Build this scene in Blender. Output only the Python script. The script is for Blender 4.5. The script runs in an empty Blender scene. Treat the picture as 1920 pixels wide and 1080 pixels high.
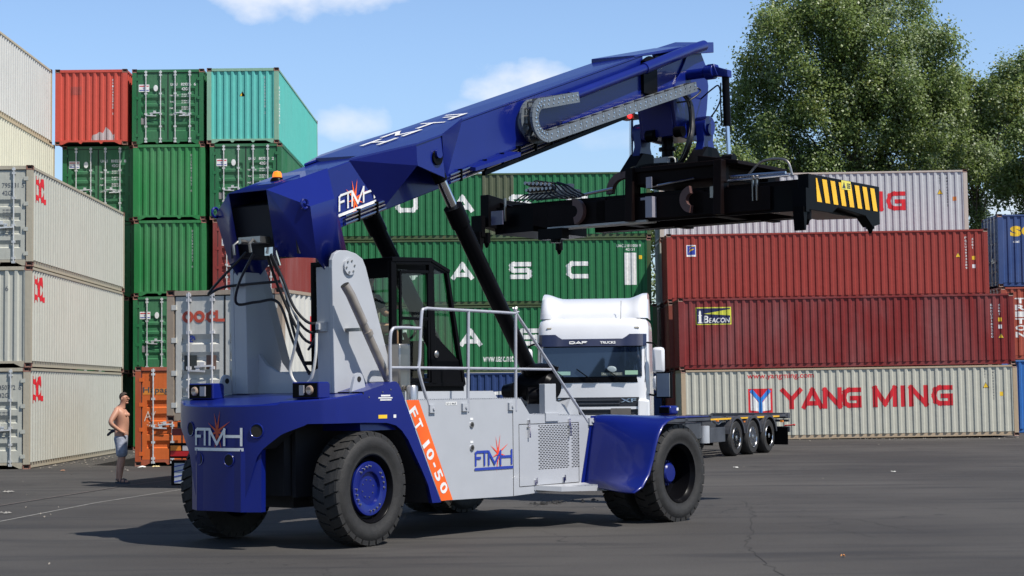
import bpy, bmesh, math, random
import numpy as np
from mathutils import Vector, Matrix
R = math.radians
random.seed(7); rng = np.random.default_rng(11)
sc = bpy.context.scene
C = sc.collection

# ---------------------------------------------------------------- camera
cd = bpy.data.cameras.new('camera'); cam = bpy.data.objects.new('camera', cd); C.objects.link(cam)
cd.sensor_width = 36; cd.lens = 3350/1920*36; cd.clip_end = 3000; cd.clip_start = .5
th = math.atan(192.5/3350); ro = .010
fwd = Vector((0, math.cos(th), math.sin(th))); up0 = Vector((0, -math.sin(th), math.cos(th))); r0 = Vector((1, 0, 0))
rt = math.cos(ro)*r0 - math.sin(ro)*up0; up = math.cos(ro)*up0 + math.sin(ro)*r0
m = Matrix((rt, up, -fwd)).transposed().to_4x4(); m.translation = (0, 0, 1.87)
cam.matrix_world = m; sc.camera = cam
# ---------------------------------------------------------------- world and sun
SUN_EL, SUN_AZ = 56, 52                      # azimuth from behind the camera towards its right
sv = Vector((math.sin(R(SUN_AZ))*math.cos(R(SUN_EL)), -math.cos(R(SUN_AZ))*math.cos(R(SUN_EL)), math.sin(R(SUN_EL))))
w = bpy.data.worlds.new('World'); sc.world = w; w.use_nodes = True
nt = w.node_tree; nt.nodes.clear(); N = nt.nodes.new; Lk = nt.links.new
out = N('ShaderNodeOutputWorld'); bg = N('ShaderNodeBackground'); bg.inputs[1].default_value = .105
sky = N('ShaderNodeTexSky'); sky.sky_type = 'NISHITA'; sky.sun_disc = False
sky.sun_elevation = R(SUN_EL); sky.sun_rotation = math.atan2(sv.x, sv.y); sky.altitude = 0
sky.air_density = 1.0; sky.dust_density = .3; sky.ozone_density = 2.5
def mth(op, a, b=None, c=None):
    n = N('ShaderNodeMath'); n.operation = op
    for i, x in enumerate((a, b, c)):
        if x is None: continue
        if isinstance(x, (int, float)): n.inputs[i].default_value = x
        else: Lk(x, n.inputs[i])
    return n.outputs[0]
tc = N('ShaderNodeTexCoord'); sp = N('ShaderNodeSeparateXYZ'); Lk(tc.outputs['Generated'], sp.inputs[0])
az = mth('ARCTAN2', sp.outputs[0], sp.outputs[1]); el = sp.outputs[2]
n1 = N('ShaderNodeTexNoise'); n1.inputs['Scale'].default_value = 26; n1.inputs['Detail'].default_value = 7; n1.inputs['Roughness'].default_value = .52
mp = N('ShaderNodeMapping'); mp.inputs['Scale'].default_value = (1, 1, 1.5); Lk(tc.outputs['Generated'], mp.inputs[0]); Lk(mp.outputs[0], n1.inputs['Vector'])
tot = None
def cloud(a0, e0, ra, re, k, flat=.5):
    global tot
    da = mth('DIVIDE', mth('SUBTRACT', az, a0), ra)
    de = mth('DIVIDE', mth('SUBTRACT', el, e0), re)
    de = mth('MULTIPLY', de, mth('ADD', mth('MULTIPLY', mth('LESS_THAN', de, 0.0), flat), 1.0))
    d2 = mth('ADD', mth('MULTIPLY', da, da), mth('MULTIPLY', de, de))
    v = mth('ADD', mth('SUBTRACT', 1.0, d2), mth('MULTIPLY', mth('SUBTRACT', n1.outputs[0], .5), 3.6))
    v = mth('MULTIPLY', v, k); n = mth('MAXIMUM', mth('MINIMUM', v, 1.0), 0.0)
    tot = n if tot is None else mth('MAXIMUM', tot, n)
cloud(-.122, .222, .066, .020, .75, .2)
cloud(-.150, .238, .055, .024, .65, .2)
cloud(.002, .166, .032, .019, .75, .2)
cloud(-.088, .150, .021, .014, .5, 0)
cloud(.058, .139, .024, .008, .22, 0)
cloud(-.012, .157, .026, .008, .25, 0)
cloud(.30, .098, .10, .012, .5, .3)
cloud(-.7, .2, .12, .04, .7); cloud(.9, .3, .14, .05, .7); cloud(-1.6, .25, .2, .05, .7); cloud(2.6, .3, .3, .07, .7); cloud(1.7, .22, .2, .04, .7)
mix = N('ShaderNodeMix'); mix.data_type = 'RGBA'
Lk(mth('MULTIPLY', tot, .93), mix.inputs[0])
tint = N('ShaderNodeMix'); tint.data_type = 'RGBA'; tint.blend_type = 'MULTIPLY'; tint.inputs[0].default_value = 1
gr = N('ShaderNodeMapRange'); gr.interpolation_type = 'SMOOTHSTEP'; Lk(el, gr.inputs[0]); gr.inputs[1].default_value = .24; gr.inputs[2].default_value = .75; gr.inputs[3].default_value = 1.26; gr.inputs[4].default_value = .6
lo = N('ShaderNodeMapRange'); lo.interpolation_type = 'SMOOTHSTEP'; Lk(el, lo.inputs[0]); lo.inputs[1].default_value = -.02; lo.inputs[2].default_value = .20; lo.inputs[3].default_value = .68; lo.inputs[4].default_value = 1.0
hz = N('ShaderNodeCombineColor'); gl_ = mth('MULTIPLY', gr.outputs[0], lo.outputs[0]); Lk(mth('MULTIPLY', gl_, .95), hz.inputs[0]); Lk(mth('MULTIPLY', gl_, .985), hz.inputs[1]); Lk(mth('MULTIPLY', gl_, 1.07), hz.inputs[2])
Lk(sky.outputs[0], tint.inputs[6]); Lk(hz.outputs[0], tint.inputs[7])
Lk(tint.outputs[2], mix.inputs[6]); mix.inputs[7].default_value = (8.0, 8.1, 8.5, 1)
Lk(mix.outputs[2], bg.inputs[0]); Lk(bg.outputs[0], out.inputs[0])
sd = bpy.data.lights.new('sun', 'SUN'); so = bpy.data.objects.new('sun', sd); C.objects.link(so)
sd.energy = 5; sd.angle = R(.5); sd.color = (1, .95, .88)
so.rotation_euler = (-sv).to_track_quat('-Z', 'Y').to_euler()
sc.view_settings.view_transform = 'Standard'; sc.view_settings.look = 'None'; sc.view_settings.exposure = .26; sc.view_settings.gamma = 1

# ---------------------------------------------------------------- materials
MATS = {}
def nodes(name):
    m = bpy.data.materials.new(name); m.use_nodes = True; t = m.node_tree
    return m, t, t.nodes['Principled BSDF']
def mat(name, col, rough=.5, metal=0, coat=0, var=.12, scale=3, bump=0, bscale=40, spec=.5, emit=None, es=0):
    if name in MATS: return MATS[name]
    m, t, b = nodes(name); MATS[name] = m
    b.inputs['Roughness'].default_value = rough; b.inputs['Metallic'].default_value = metal
    b.inputs['Coat Weight'].default_value = coat; b.inputs['Coat Roughness'].default_value = .06
    b.inputs['Specular IOR Level'].default_value = spec
    c = t.nodes.new('ShaderNodeTexCoord'); n = t.nodes.new('ShaderNodeTexNoise'); n.inputs['Scale'].default_value = scale; n.inputs['Detail'].default_value = 6
    t.links.new(c.outputs['Object'], n.inputs['Vector'])
    r = t.nodes.new('ShaderNodeValToRGB'); r.color_ramp.elements[0].position = .3; r.color_ramp.elements[1].position = .7
    r.color_ramp.elements[0].color = tuple(x*(1-var) for x in col)+(1,); r.color_ramp.elements[1].color = tuple(min(1, x*(1+var)) for x in col)+(1,)
    t.links.new(n.outputs[0], r.inputs[0]); t.links.new(r.outputs[0], b.inputs['Base Color'])
    if bump:
        n2 = t.nodes.new('ShaderNodeTexNoise'); n2.inputs['Scale'].default_value = bscale; n2.inputs['Detail'].default_value = 4
        t.links.new(c.outputs['Object'], n2.inputs['Vector'])
        bp = t.nodes.new('ShaderNodeBump'); bp.inputs['Strength'].default_value = bump; bp.inputs['Distance'].default_value = .02
        t.links.new(n2.outputs[0], bp.inputs['Height']); t.links.new(bp.outputs[0], b.inputs['Normal'])
    if emit:
        b.inputs['Emission Color'].default_value = emit+(1,); b.inputs['Emission Strength'].default_value = es
    return m
def cpaint(name, col, rust=.3, rcol=(.16, .055, .025), fade=(1, 1, 1), famt=.2):
    """weathered container paint: faded blotches, vertical streaks, rust spots"""
    if name in MATS: return MATS[name]
    m, t, b = nodes(name); MATS[name] = m; n_ = t.nodes.new; l = t.links.new
    b.inputs['Roughness'].default_value = .55; b.inputs['Specular IOR Level'].default_value = .35
    c = n_('ShaderNodeTexCoord')
    def noise(sx, sy, sz, sca, det=5, rg=.55):
        mp = n_('ShaderNodeMapping'); mp.inputs['Scale'].default_value = (sx, sy, sz); l(c.outputs['Object'], mp.inputs[0])
        n = n_('ShaderNodeTexNoise'); n.inputs['Scale'].default_value = sca; n.inputs['Detail'].default_value = det; n.inputs['Roughness'].default_value = rg
        l(mp.outputs[0], n.inputs['Vector']); return n.outputs[0]
    def ramp(a, p0, p1, c0=(0, 0, 0, 1), c1=(1, 1, 1, 1)):
        r = n_('ShaderNodeValToRGB'); r.color_ramp.elements[0].position = p0; r.color_ramp.elements[1].position = p1
        r.color_ramp.elements[0].color = c0; r.color_ramp.elements[1].color = c1; l(a, r.inputs[0]); return r.outputs[0]
    def mixc(f, a, bb, amt=1):
        x = n_('ShaderNodeMix'); x.data_type = 'RGBA'
        if amt != 1:
            mm = n_('ShaderNodeMath'); mm.operation = 'MULTIPLY'; mm.inputs[1].default_value = amt; l(f, mm.inputs[0]); f = mm.outputs[0]
        l(f, x.inputs[0])
        for i, q in ((6, a), (7, bb)):
            if isinstance(q, tuple): x.inputs[i].default_value = q+(1,)
            else: l(q, x.inputs[i])
        return x.outputs[2]
    f1 = ramp(noise(1, 1, .35, .9), .38, .68)
    base = mixc(f1, col, tuple(x*(1-famt*.6)+y*famt*.22 for x, y in zip(col, fade)))
    st = ramp(noise(9, 9, .5, 2.2, 6, .7), .45, .8)
    base = mixc(st, base, tuple(x*.62 for x in col), .4)
    rs = ramp(noise(1.4, 1.4, .9, 3.2, 9, .75), .60+.12*(1-rust), .70+.12*(1-rust))
    base = mixc(rs, base, rcol, .75)
    l(base, b.inputs['Base Color'])
    bp = n_('ShaderNodeBump'); bp.inputs['Strength'].default_value = .35; bp.inputs['Distance'].default_value = .03; l(noise(1, 1, 1, 2.3, 3, .6), bp.inputs['Height']); l(bp.outputs[0], b.inputs['Normal'])
    return m
CASTM = cpaint('rusty_casting', (.17, .075, .05), 1.0)

def steel(name, col=(.5, .5, .5), rough=.25): return mat(name, col, rough, 1, var=.05)

# ---------------------------------------------------------------- mesh builder
class MB:
    def __init__(s, flip=False): s.v = []; s.f = []; s.flip = flip; s.M = None
    def P(s, p):
        if s.M is not None: p = s.M @ Vector(p)
        if s.flip: p = (p[0], -p[1], p[2])
        s.v.append(tuple(p)); return len(s.v)-1
    def face(s, pts): s.f.append([s.P(p) for p in pts]); return s
    def hexa(s, p):
        i = [s.P(q) for q in p]
        for a in ((0, 1, 2, 3), (4, 7, 6, 5), (0, 4, 5, 1), (1, 5, 6, 2), (2, 6, 7, 3), (3, 7, 4, 0)): s.f.append([i[k] for k in a])
        return s
    def box(s, x0, x1, y0, y1, z0, z1):
        return s.hexa([(x0, y0, z0), (x1, y0, z0), (x1, y1, z0), (x0, y1, z0), (x0, y0, z1), (x1, y0, z1), (x1, y1, z1), (x0, y1, z1)])
    def bar(s, a, b, wd, ht, upv=(0, 0, 1)):
        a = Vector(a); b = Vector(b); d = (b-a).normalized(); u = Vector(upv); r = d.cross(u).normalized(); u = r.cross(d)
        r *= wd/2; u *= ht/2
        return s.hexa([a-r-u, a+r-u, a+r+u, a-r+u, b-r-u, b+r-u, b+r+u, b-r+u])
    def prism(s, poly, y0, y1, ax=1):
        """poly in the plane normal to axis ax (0 x, 1 y, 2 z)"""
        def q(p, k): return {1: (p[0], k, p[1]), 0: (k, p[0], p[1]), 2: (p[0], p[1], k)}[ax]
        a = [s.P(q(p, y0)) for p in poly]; b = [s.P(q(p, y1)) for p in poly]; n = len(poly)
        s.f.append(a[::-1]); s.f.append(b)
        for i in range(n): s.f.append([a[i], a[(i+1) % n], b[(i+1) % n], b[i]])
        return s
    def tube(s, pts, r, n=10, cap=True):
        pts = [Vector(p) for p in pts]; rr = r if isinstance(r, (list, tuple)) else [r]*len(pts)
        rings = []; pu = None
        for i, p in enumerate(pts):
            d = (pts[min(i+1, len(pts)-1)]-pts[max(i-1, 0)])
            d = d.normalized() if d.length > 1e-9 else Vector((0, 0, 1))
            if pu is None: pu = Vector((0, 0, 1)) if abs(d.z) < .9 else Vector((1, 0, 0))
            x = d.cross(pu).normalized(); y = x.cross(d).normalized(); pu = y
            rings.append([s.P(p+rr[i]*(math.cos(2*math.pi*k/n)*x+math.sin(2*math.pi*k/n)*y)) for k in range(n)])
        for a, b in zip(rings, rings[1:]):
            for k in range(n): s.f.append([a[k], a[(k+1) % n], b[(k+1) % n], b[k]])
        if cap: s.f.append(rings[0][::-1]); s.f.append(rings[-1])
        return s
    def lathe(s, prof, c, axis=1, n=40, close=False, sgn=1):
        """prof: (axial, radius)"""
        rings = []
        for a, r in prof:
            ring = []
            for k in range(n):
                t = 2*math.pi*k/n; p = [0, 0, 0]; o = [i for i in range(3) if i != axis]
                p[axis] = a*sgn; p[o[0]] = r*math.cos(t); p[o[1]] = r*math.sin(t)
                ring.append(s.P((c[0]+p[0], c[1]+p[1], c[2]+p[2])))
            rings.append(ring)
        if close: rings.append(rings[0])
        for a, b in zip(rings, rings[1:]):
            for k in range(n): s.f.append([a[k], a[(k+1) % n], b[(k+1) % n], b[k]])
        if not close:
            s.f.append(rings[0]); s.f.append(rings[-1][::-1])
        return s
    def ball(s, c, r, n=12, h=8):
        rx, ry, rz = r if isinstance(r, (tuple, list)) else (r, r, r)
        top = s.P((c[0], c[1], c[2]+rz)); bot = s.P((c[0], c[1], c[2]-rz)); rings = []
        for j in range(1, h):
            t = math.pi*j/h
            rings.append([s.P((c[0]+rx*math.sin(t)*math.cos(2*math.pi*k/n), c[1]+ry*math.sin(t)*math.sin(2*math.pi*k/n), c[2]+rz*math.cos(t))) for k in range(n)])
        for k in range(n):
            s.f.append([top, rings[0][k], rings[0][(k+1) % n]]); s.f.append([bot, rings[-1][(k+1) % n], rings[-1][k]])
        for a, b in zip(rings, rings[1:]):
            for k in range(n): s.f.append([a[k], b[k], b[(k+1) % n], a[(k+1) % n]])
        return s
    def build(s, name, m, parent=None, smooth=40, bevel=0, label=None, recalc=True, merge=0):
        me = bpy.data.meshes.new(name); me.from_pydata(s.v, [], s.f)
        if recalc or bevel or merge:
            bm = bmesh.new(); bm.from_mesh(me)
            if merge: bmesh.ops.remove_doubles(bm, verts=bm.verts, dist=merge)
            bmesh.ops.recalc_face_normals(bm, faces=bm.faces); bm.to_mesh(me); bm.free()
        o = bpy.data.objects.new(name, me); C.objects.link(o)
        for x in (m if isinstance(m, (list, tuple)) else [m]): me.materials.append(x)
        if smooth:
            me.polygons.foreach_set('use_smooth', [True]*len(me.polygons)); me.set_sharp_from_angle(angle=R(smooth))
        if bevel:
            b = o.modifiers.new('bevel', 'BEVEL'); b.width = bevel; b.segments = 2; b.limit_method = 'ANGLE'; b.angle_limit = R(35); b.harden_normals = False
        if parent is not None: o.parent = parent
        if label: o['label'] = label
        return o
def curve(pts, k=6):
    """Catmull-Rom through pts"""
    p = [Vector(q) for q in pts]; p = [2*p[0]-p[1]]+p+[2*p[-1]-p[-2]]; r = []
    for i in range(1, len(p)-2):
        a, b, c, d = p[i-1:i+3]
        for j in range(k):
            t = j/k; r.append(.5*((2*b)+(c-a)*t+(2*a-5*b+4*c-d)*t*t+(3*b-a-3*c+d)*t**3))
    r.append(p[-2]); return r
def thing(name, label, cat, loc=(0, 0, 0), rz=0, group=None):
    o = bpy.data.objects.new(name, None); C.objects.link(o); o.empty_display_size = .3
    o.location = loc; o.rotation_euler = (0, 0, rz) if not isinstance(rz, tuple) else rz
    o['label'] = label; o['category'] = cat
    if group: o['group'] = group
    return o
def tag(o, label, cat, group=None):
    o['label'] = label; o['category'] = cat
    if group: o['group'] = group
    return o
def structure(o): o['kind'] = 'structure'; return o

# ---------------------------------------------------------------- lettering
_wc = {}
def glyphs(body, bold=0.0):
    key = (body, bold)
    if key not in _wc:
        cu = bpy.data.curves.new('t', 'FONT'); cu.body = body; cu.offset = bold; cu.resolution_u = 3
        o = bpy.data.objects.new('t', cu); C.objects.link(o); bpy.context.view_layer.update()
        me = o.to_mesh(); v = [(p.co.x, p.co.y) for p in me.vertices]; f = [list(p.vertices) for p in me.polygons]
        o.to_mesh_clear(); bpy.data.objects.remove(o); bpy.data.curves.remove(cu)
        xs = [p[0] for p in v]; ys = [p[1] for p in v]; x0, y0 = min(xs), min(ys); sx = max(xs)-x0; sy = max(ys)-y0
        _wc[key] = ([((a-x0)/sx, (b-y0)/sy) for a, b in v], f)
    return _wc[key]
class Flat:
    """2-D artwork in (a, z) on a surface"""
    def __init__(s): s.v = []; s.f = []
    def word(s, body, a, z, wd, ht, bold=.0, shear=0):
        v, f = glyphs(body, bold); o = len(s.v)
        s.v += [(a+x*wd+shear*y*ht, z+y*ht) for x, y in v]; s.f += [[i+o for i in q] for q in f]; return s
    def poly(s, pts): o = len(s.v); s.v += list(pts); s.f.append([o+i for i in range(len(pts))]); return s
    def strokeword(s, body, a, z, ws, ht, sw, gap):
        S = {'M': [[(0, 0), (0, 1), (.5, .05), (1, 1), (1, 0)]], 'N': [[(0, 0), (0, 1), (1, 0), (1, 1)]], 'I': [[(0, 0), (0, 1)]], 'Y': [[(0, 1), (.5, .45), (.5, 0)], [(1, 1), (.5, .45)]],
             'A': [[(0, 0), (.5, 1), (1, 0)], [(.14, .20), (.86, .20)]], 'G': [[(1, .97), (.35, .97), (.1, .85), (0, .5), (.1, .15), (.35, .03), (1, .03), (1, .47), (.55, .47)]],
             'D': [[(0, 0), (0, 1), (.7, 1), (1, .75), (1, .25), (.7, 0), (0, 0)]], 'F': [[(0, 0), (0, 1), (1, 1)], [(0, .52), (.8, .52)]],
             'U': [[(0, 1), (0, .25), (.15, .03), (.85, .03), (1, .25), (1, 1)]], 'S': [[(.98, 1), (.12, 1), (0, .88), (0, .62), (.12, .5), (.88, .5), (1, .38), (1, .12), (.88, 0), (.02, 0)]],
             'C': [[(.98, 1), (.18, 1), (0, .8), (0, .2), (.18, 0), (.98, 0)]]}
        for ch, wd in zip(body, ws):
            for st in S.get(ch, []):
                s.stroke([(a+sw/2+x*(wd-sw), z+sw/2+y*(ht-sw)) for x, y in st], sw)
            a += wd+gap
        return s
    def rect(s, a0, a1, z0, z1): return s.poly([(a0, z0), (a1, z0), (a1, z1), (a0, z1)])
    def stroke(s, pts, wd):
        for (x0, y0), (x1, y1) in zip(pts, pts[1:]):
            dx, dy = x1-x0, y1-y0; l = math.hypot(dx, dy); nx, ny = -dy/l*wd/2, dx/l*wd/2; ex, ey = dx/l*wd/2, dy/l*wd/2
            s.poly([(x0+nx-ex, y0+ny-ey), (x0-nx-ex, y0-ny-ey), (x1-nx+ex, y1-ny+ey), (x1+nx+ex, y1+ny+ey)])
        return s
    def vert(s, body, a, ztop, wd, ht, gap, bold=.02):
        z = ztop
        for ch in body:
            if ch != ' ': s.word(ch, a+(wd*.35 if ch == '1' else 0), z-ht, wd*(.3 if ch == '1' else 1), ht, bold)
            z -= ht+gap
        return s
    def put(s, name, m, parent, fn, breaks=(), zbreaks=(), label=None):
        bm = bmesh.new(); lay = bm.verts.layers.int.new('k'); vs = [bm.verts.new((x, y, 0)) for x, y in s.v]
        for k, q in enumerate(s.f):
            if len(s.f) < 60 or len(q) == 4:
                for i in q: vs[i][lay] = k % 9
            try: bm.faces.new([vs[i] for i in q])
            except ValueError: pass
        if s.v:
            lo = min(p[0] for p in s.v); hi = max(p[0] for p in s.v)
            for b in breaks:
                if lo < b < hi: bmesh.ops.bisect_plane(bm, geom=bm.verts[:]+bm.edges[:]+bm.faces[:], plane_co=(b, 0, 0), plane_no=(1, 0, 0))
            lo = min(p[1] for p in s.v); hi = max(p[1] for p in s.v)
            for b in zbreaks:
                if lo < b < hi: bmesh.ops.bisect_plane(bm, geom=bm.verts[:]+bm.edges[:]+bm.faces[:], plane_co=(0, b, 0), plane_no=(0, 1, 0))
        for v in bm.verts:
            x, y = v.co.x, v.co.y; p0 = Vector(fn(x, y)); n = (Vector(fn(x+.002, y))-p0).cross(Vector(fn(x, y+.002))-p0)
            v.co = p0+(n.normalized()*v[lay]*.0007 if n.length > 0 else Vector())
        me = bpy.data.meshes.new(name); bm.to_mesh(me); bm.free(); me.materials.append(m)
        o = bpy.data.objects.new(name, me); C.objects.link(o); o.parent = parent
        if label: o['label'] = label
        return o
def star(fl, cx, cz, r, thin=.035):
    for a, l in ((80, 1.0), (103, .92), (30, .98), (146, .78), (66, .0), (-12, .62), (-70, .95), (-100, .95), (200, .55), (-35, .0)):
        if l == 0: continue
        t = R(a); n = (-math.sin(t), math.cos(t)); k = thin*r*2
        fl.poly([(cx-n[0]*k, cz-n[1]*k), (cx+math.cos(t)*l*r, cz+math.sin(t)*l*r), (cx+n[0]*k, cz+n[1]*k)])
    return fl
def ftmh(fl, a, z, wd, ht):
    """the four joined outline letters over a bar; box wd x ht"""
    s = .085*wd*.8; X = lambda t: a+t*wd; Z = lambda t: z+ht*(.30+.70*t)
    fl.stroke([(X(.03), Z(0)), (X(.03), Z(.86)), (X(.07), Z(.95)), (X(.33), Z(.95))], s*.6)
    fl.stroke([(X(.03), Z(.5)), (X(.14), Z(.5))], s*.6)
    fl.stroke([(X(.25), Z(0)), (X(.25), Z(.95))], s*.6)
    fl.stroke([(X(.36), Z(0)), (X(.36), Z(.92)), (X(.51), Z(.02)), (X(.66), Z(.92)), (X(.66), Z(-.02))], s*.6)
    fl.stroke([(X(.66), Z(.5)), (X(.96), Z(.5))], s*.6)
    fl.stroke([(X(.96), Z(-.02)), (X(.96), Z(.95))], s*.6)
    fl.rect(X(0), X(1), z, z+ht*.14)
    return fl
WHITE = mat('white_lettering', (.72, .72, .70), .5, var=.12, scale=9)
BLACKL = mat('dark_lettering', (.05, .06, .07), .6)
REDL = mat('red_lettering', (.55, .012, .02), .5, var=.1)
BLUEL = mat('blue_lettering', (.02, .045, .32), .5)
YEL = mat('yellow_decal', (.75, .48, .02), .5)
ORANGE = mat('orange_decal', (.85, .12, .012), .45)

# ---------------------------------------------------------------- ground
def ground():
    nx, ny = 120, 160
    xs = np.concatenate([np.linspace(-900, -60, 12), np.linspace(-50, 60, nx), np.linspace(70, 900, 12)])
    ys = np.concatenate([np.linspace(-900, -2, 12), np.linspace(0, 110, ny), np.linspace(120, 1500, 14)])
    v = [(x, y, 0) for y in ys for x in xs]; n = len(xs)
    f = [(j*n+i, j*n+i+1, (j+1)*n+i+1, (j+1)*n+i) for j in range(len(ys)-1) for i in range(n-1)]
    m, t, b = nodes('asphalt'); nn = t.nodes.new; l = t.links.new
    c = nn('ShaderNodeTexCoord')
    def noise(sc_, det, rg=.5, vec=None, ty=None):
        x = nn('ShaderNodeTexNoise'); x.inputs['Scale'].default_value = sc_; x.inputs['Detail'].default_value = det; x.inputs['Roughness'].default_value = rg
        l(vec or c.outputs['Object'], x.inputs['Vector']); return x.outputs[0]
    def ramp(a, p0, p1, c0, c1):
        r = nn('ShaderNodeValToRGB'); r.color_ramp.elements[0].position = p0; r.color_ramp.elements[1].position = p1
        r.color_ramp.elements[0].color = c0; r.color_ramp.elements[1].color = c1; l(a, r.inputs[0]); return r.outputs[0]
    def mix(f, a, bb, mode='MIX'):
        x = nn('ShaderNodeMix'); x.data_type = 'RGBA'; x.blend_type = mode
        if isinstance(f, float): x.inputs[0].default_value = f
        else: l(f, x.inputs[0])
        for i, q in ((6, a), (7, bb)):
            if isinstance(q, tuple): x.inputs[i].default_value = q
            else: l(q, x.inputs[i])
        return x.outputs[2]
    W1 = (1, 1, 1, 1); B0 = (0, 0, 0, 1)
    big = ramp(noise(.16, 5, .55), .35, .68, (.044, .041, .039, 1), (.078, .073, .068, 1))
    mp = nn('ShaderNodeMapping'); mp.inputs['Rotation'].default_value = (0, 0, R(-24)); mp.inputs['Scale'].default_value = (.35, 2.4, 1); l(c.outputs['Object'], mp.inputs[0])
    sweep = ramp(noise(.55, 4, .6, mp.outputs[0]), .50, .64, B0, W1)
    col = mix(.5, big, big)
    sm = nn('ShaderNodeMath'); sm.operation = 'MULTIPLY'; sm.inputs[1].default_value = .68; l(sweep, sm.inputs[0])
    col = mix(sm.outputs[0], col, (.030, .029, .030, 1))
    fine = ramp(noise(55, 3, .7), .32, .72, (.6, .6, .6, 1), (1.4, 1.4, 1.38, 1)); col = mix(1.0, col, fine, 'MULTIPLY')
    spk = ramp(noise(160, 1, .5), .72, .76, B0, W1); 
    s2 = nn('ShaderNodeMath'); s2.operation = 'MULTIPLY'; s2.inputs[1].default_value = .35; l(spk, s2.inputs[0]); col = mix(s2.outputs[0], col, (.22, .21, .2, 1))
    # cracks
    wn = nn('ShaderNodeTexNoise'); wn.inputs['Scale'].default_value = 1.3; wn.inputs['Detail'].default_value = 6; l(c.outputs['Object'], wn.inputs['Vector'])
    va = nn('ShaderNodeVectorMath'); va.operation = 'SCALE'; va.inputs['Scale'].default_value = 1.5; l(wn.outputs[1], va.inputs[0])
    vb = nn('ShaderNodeVectorMath'); vb.operation = 'ADD'; l(c.outputs['Object'], vb.inputs[0]); l(va.outputs[0], vb.inputs[1])
    vo = nn('ShaderNodeTexVoronoi'); vo.feature = 'DISTANCE_TO_EDGE'; vo.inputs['Scale'].default_value = .23; l(vb.outputs[0], vo.inputs['Vector'])
    cr = ramp(vo.outputs['Distance'], .0008, .0035, W1, B0)
    msk = ramp(noise(.21, 2), .47, .53, B0, W1)
    cm = nn('ShaderNodeMath'); cm.operation = 'MULTIPLY'; l(cr, cm.inputs[0]); l(msk, cm.inputs[1])
    col = mix(cm.outputs[0], col, (.016, .016, .016, 1))
    stn = ramp(noise(.75, 4, .65), .68, .74, B0, W1)
    s3 = nn('ShaderNodeMath'); s3.operation = 'MULTIPLY'; s3.inputs[1].default_value = .5; l(stn, s3.inputs[0]); col = mix(s3.outputs[0], col, (.028, .028, .03, 1))
    l(col, b.inputs['Base Color']); b.inputs['Roughness'].default_value = .82; b.inputs['Specular IOR Level'].default_value = .3
    bp = nn('ShaderNodeBump'); bp.inputs['Strength'].default_value = .5; bp.inputs['Distance'].default_value = .012
    l(noise(70, 4, .7), bp.inputs['Height']); l(bp.outputs[0], b.inputs['Normal'])
    me = bpy.data.meshes.new('ground'); me.from_pydata(v, [], f); me.materials.append(m)
    o = bpy.data.objects.new('ground', me); C.objects.link(o); structure(o)
ground()
def strip(name, pts, wd, m, z=.004):
    mb = MB()
    for a, b in zip(pts, pts[1:]):
        d = Vector((b[0]-a[0], b[1]-a[1])).normalized(); n = Vector((-d.y, d.x))*wd/2
        mb.face([(a[0]-n.x, a[1]-n.y, z), (b[0]-n.x, b[1]-n.y, z), (b[0]+n.x, b[1]+n.y, z), (a[0]+n.x, a[1]+n.y, z)])
    return structure(mb.build(name, m, smooth=0))

# ---------------------------------------------------------------- containers
CL, CW, CH = 12.19, 2.438, 2.591
def profile(a0, a1, pitch, depth):
    n = max(1, round((a1-a0)/pitch)); p = (a1-a0)/n; r = [(a0, 0)]
    for i in range(n):
        s = a0+i*p; r += [(s+.15*p, 0), (s+.325*p, depth), (s+.675*p, depth), (s+.85*p, 0)]
    r.append((a1, 0)); return r
def interp(prof, a):
    for (x0, d0), (x1, d1) in zip(prof, prof[1:]):
        if x0-1e-6 <= a <= x1+1e-6: return d0+(d1-d0)*(0 if x1 == x0 else (a-x0)/(x1-x0))
    return 0
def casting_mesh():
    bm = bmesh.new(); bmesh.ops.create_cube(bm, size=1)
    for v in bm.verts: v.co = Vector((v.co.x*.178, v.co.y*.162, v.co.z*.118))
    r = bmesh.ops.inset_individual(bm, faces=bm.faces[:], thickness=.032, depth=0)
    for f in [f for f in bm.faces if f.calc_area() < .0165 and all(abs(abs(v.co.x)-.089) < 1e-4 or abs(abs(v.co.y)-.081) < 1e-4 or abs(abs(v.co.z)-.059) < 1e-4 for v in f.verts)]:
        pass
    bm.faces.ensure_lookup_table()
    inner = list(bm.faces)[:6]
    for f in inner:
        n = f.normal.copy()
        for v in f.verts: v.co -= n*.03
        f.material_index = 1
    me = bpy.data.meshes.new('corner_casting'); bm.to_mesh(me); bm.free(); return me
CAST = casting_mesh(); DARK = mat('dark_gap', (.012, .011, .010), .9)
CAST.materials.append(CASTM); CAST.materials.append(DARK)
BARM = mat('galvanised_bar', (.55, .56, .55), .45, .3, var=.2, scale=12)
SEAL = mat('door_seal', (.02, .02, .022), .7)
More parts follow.
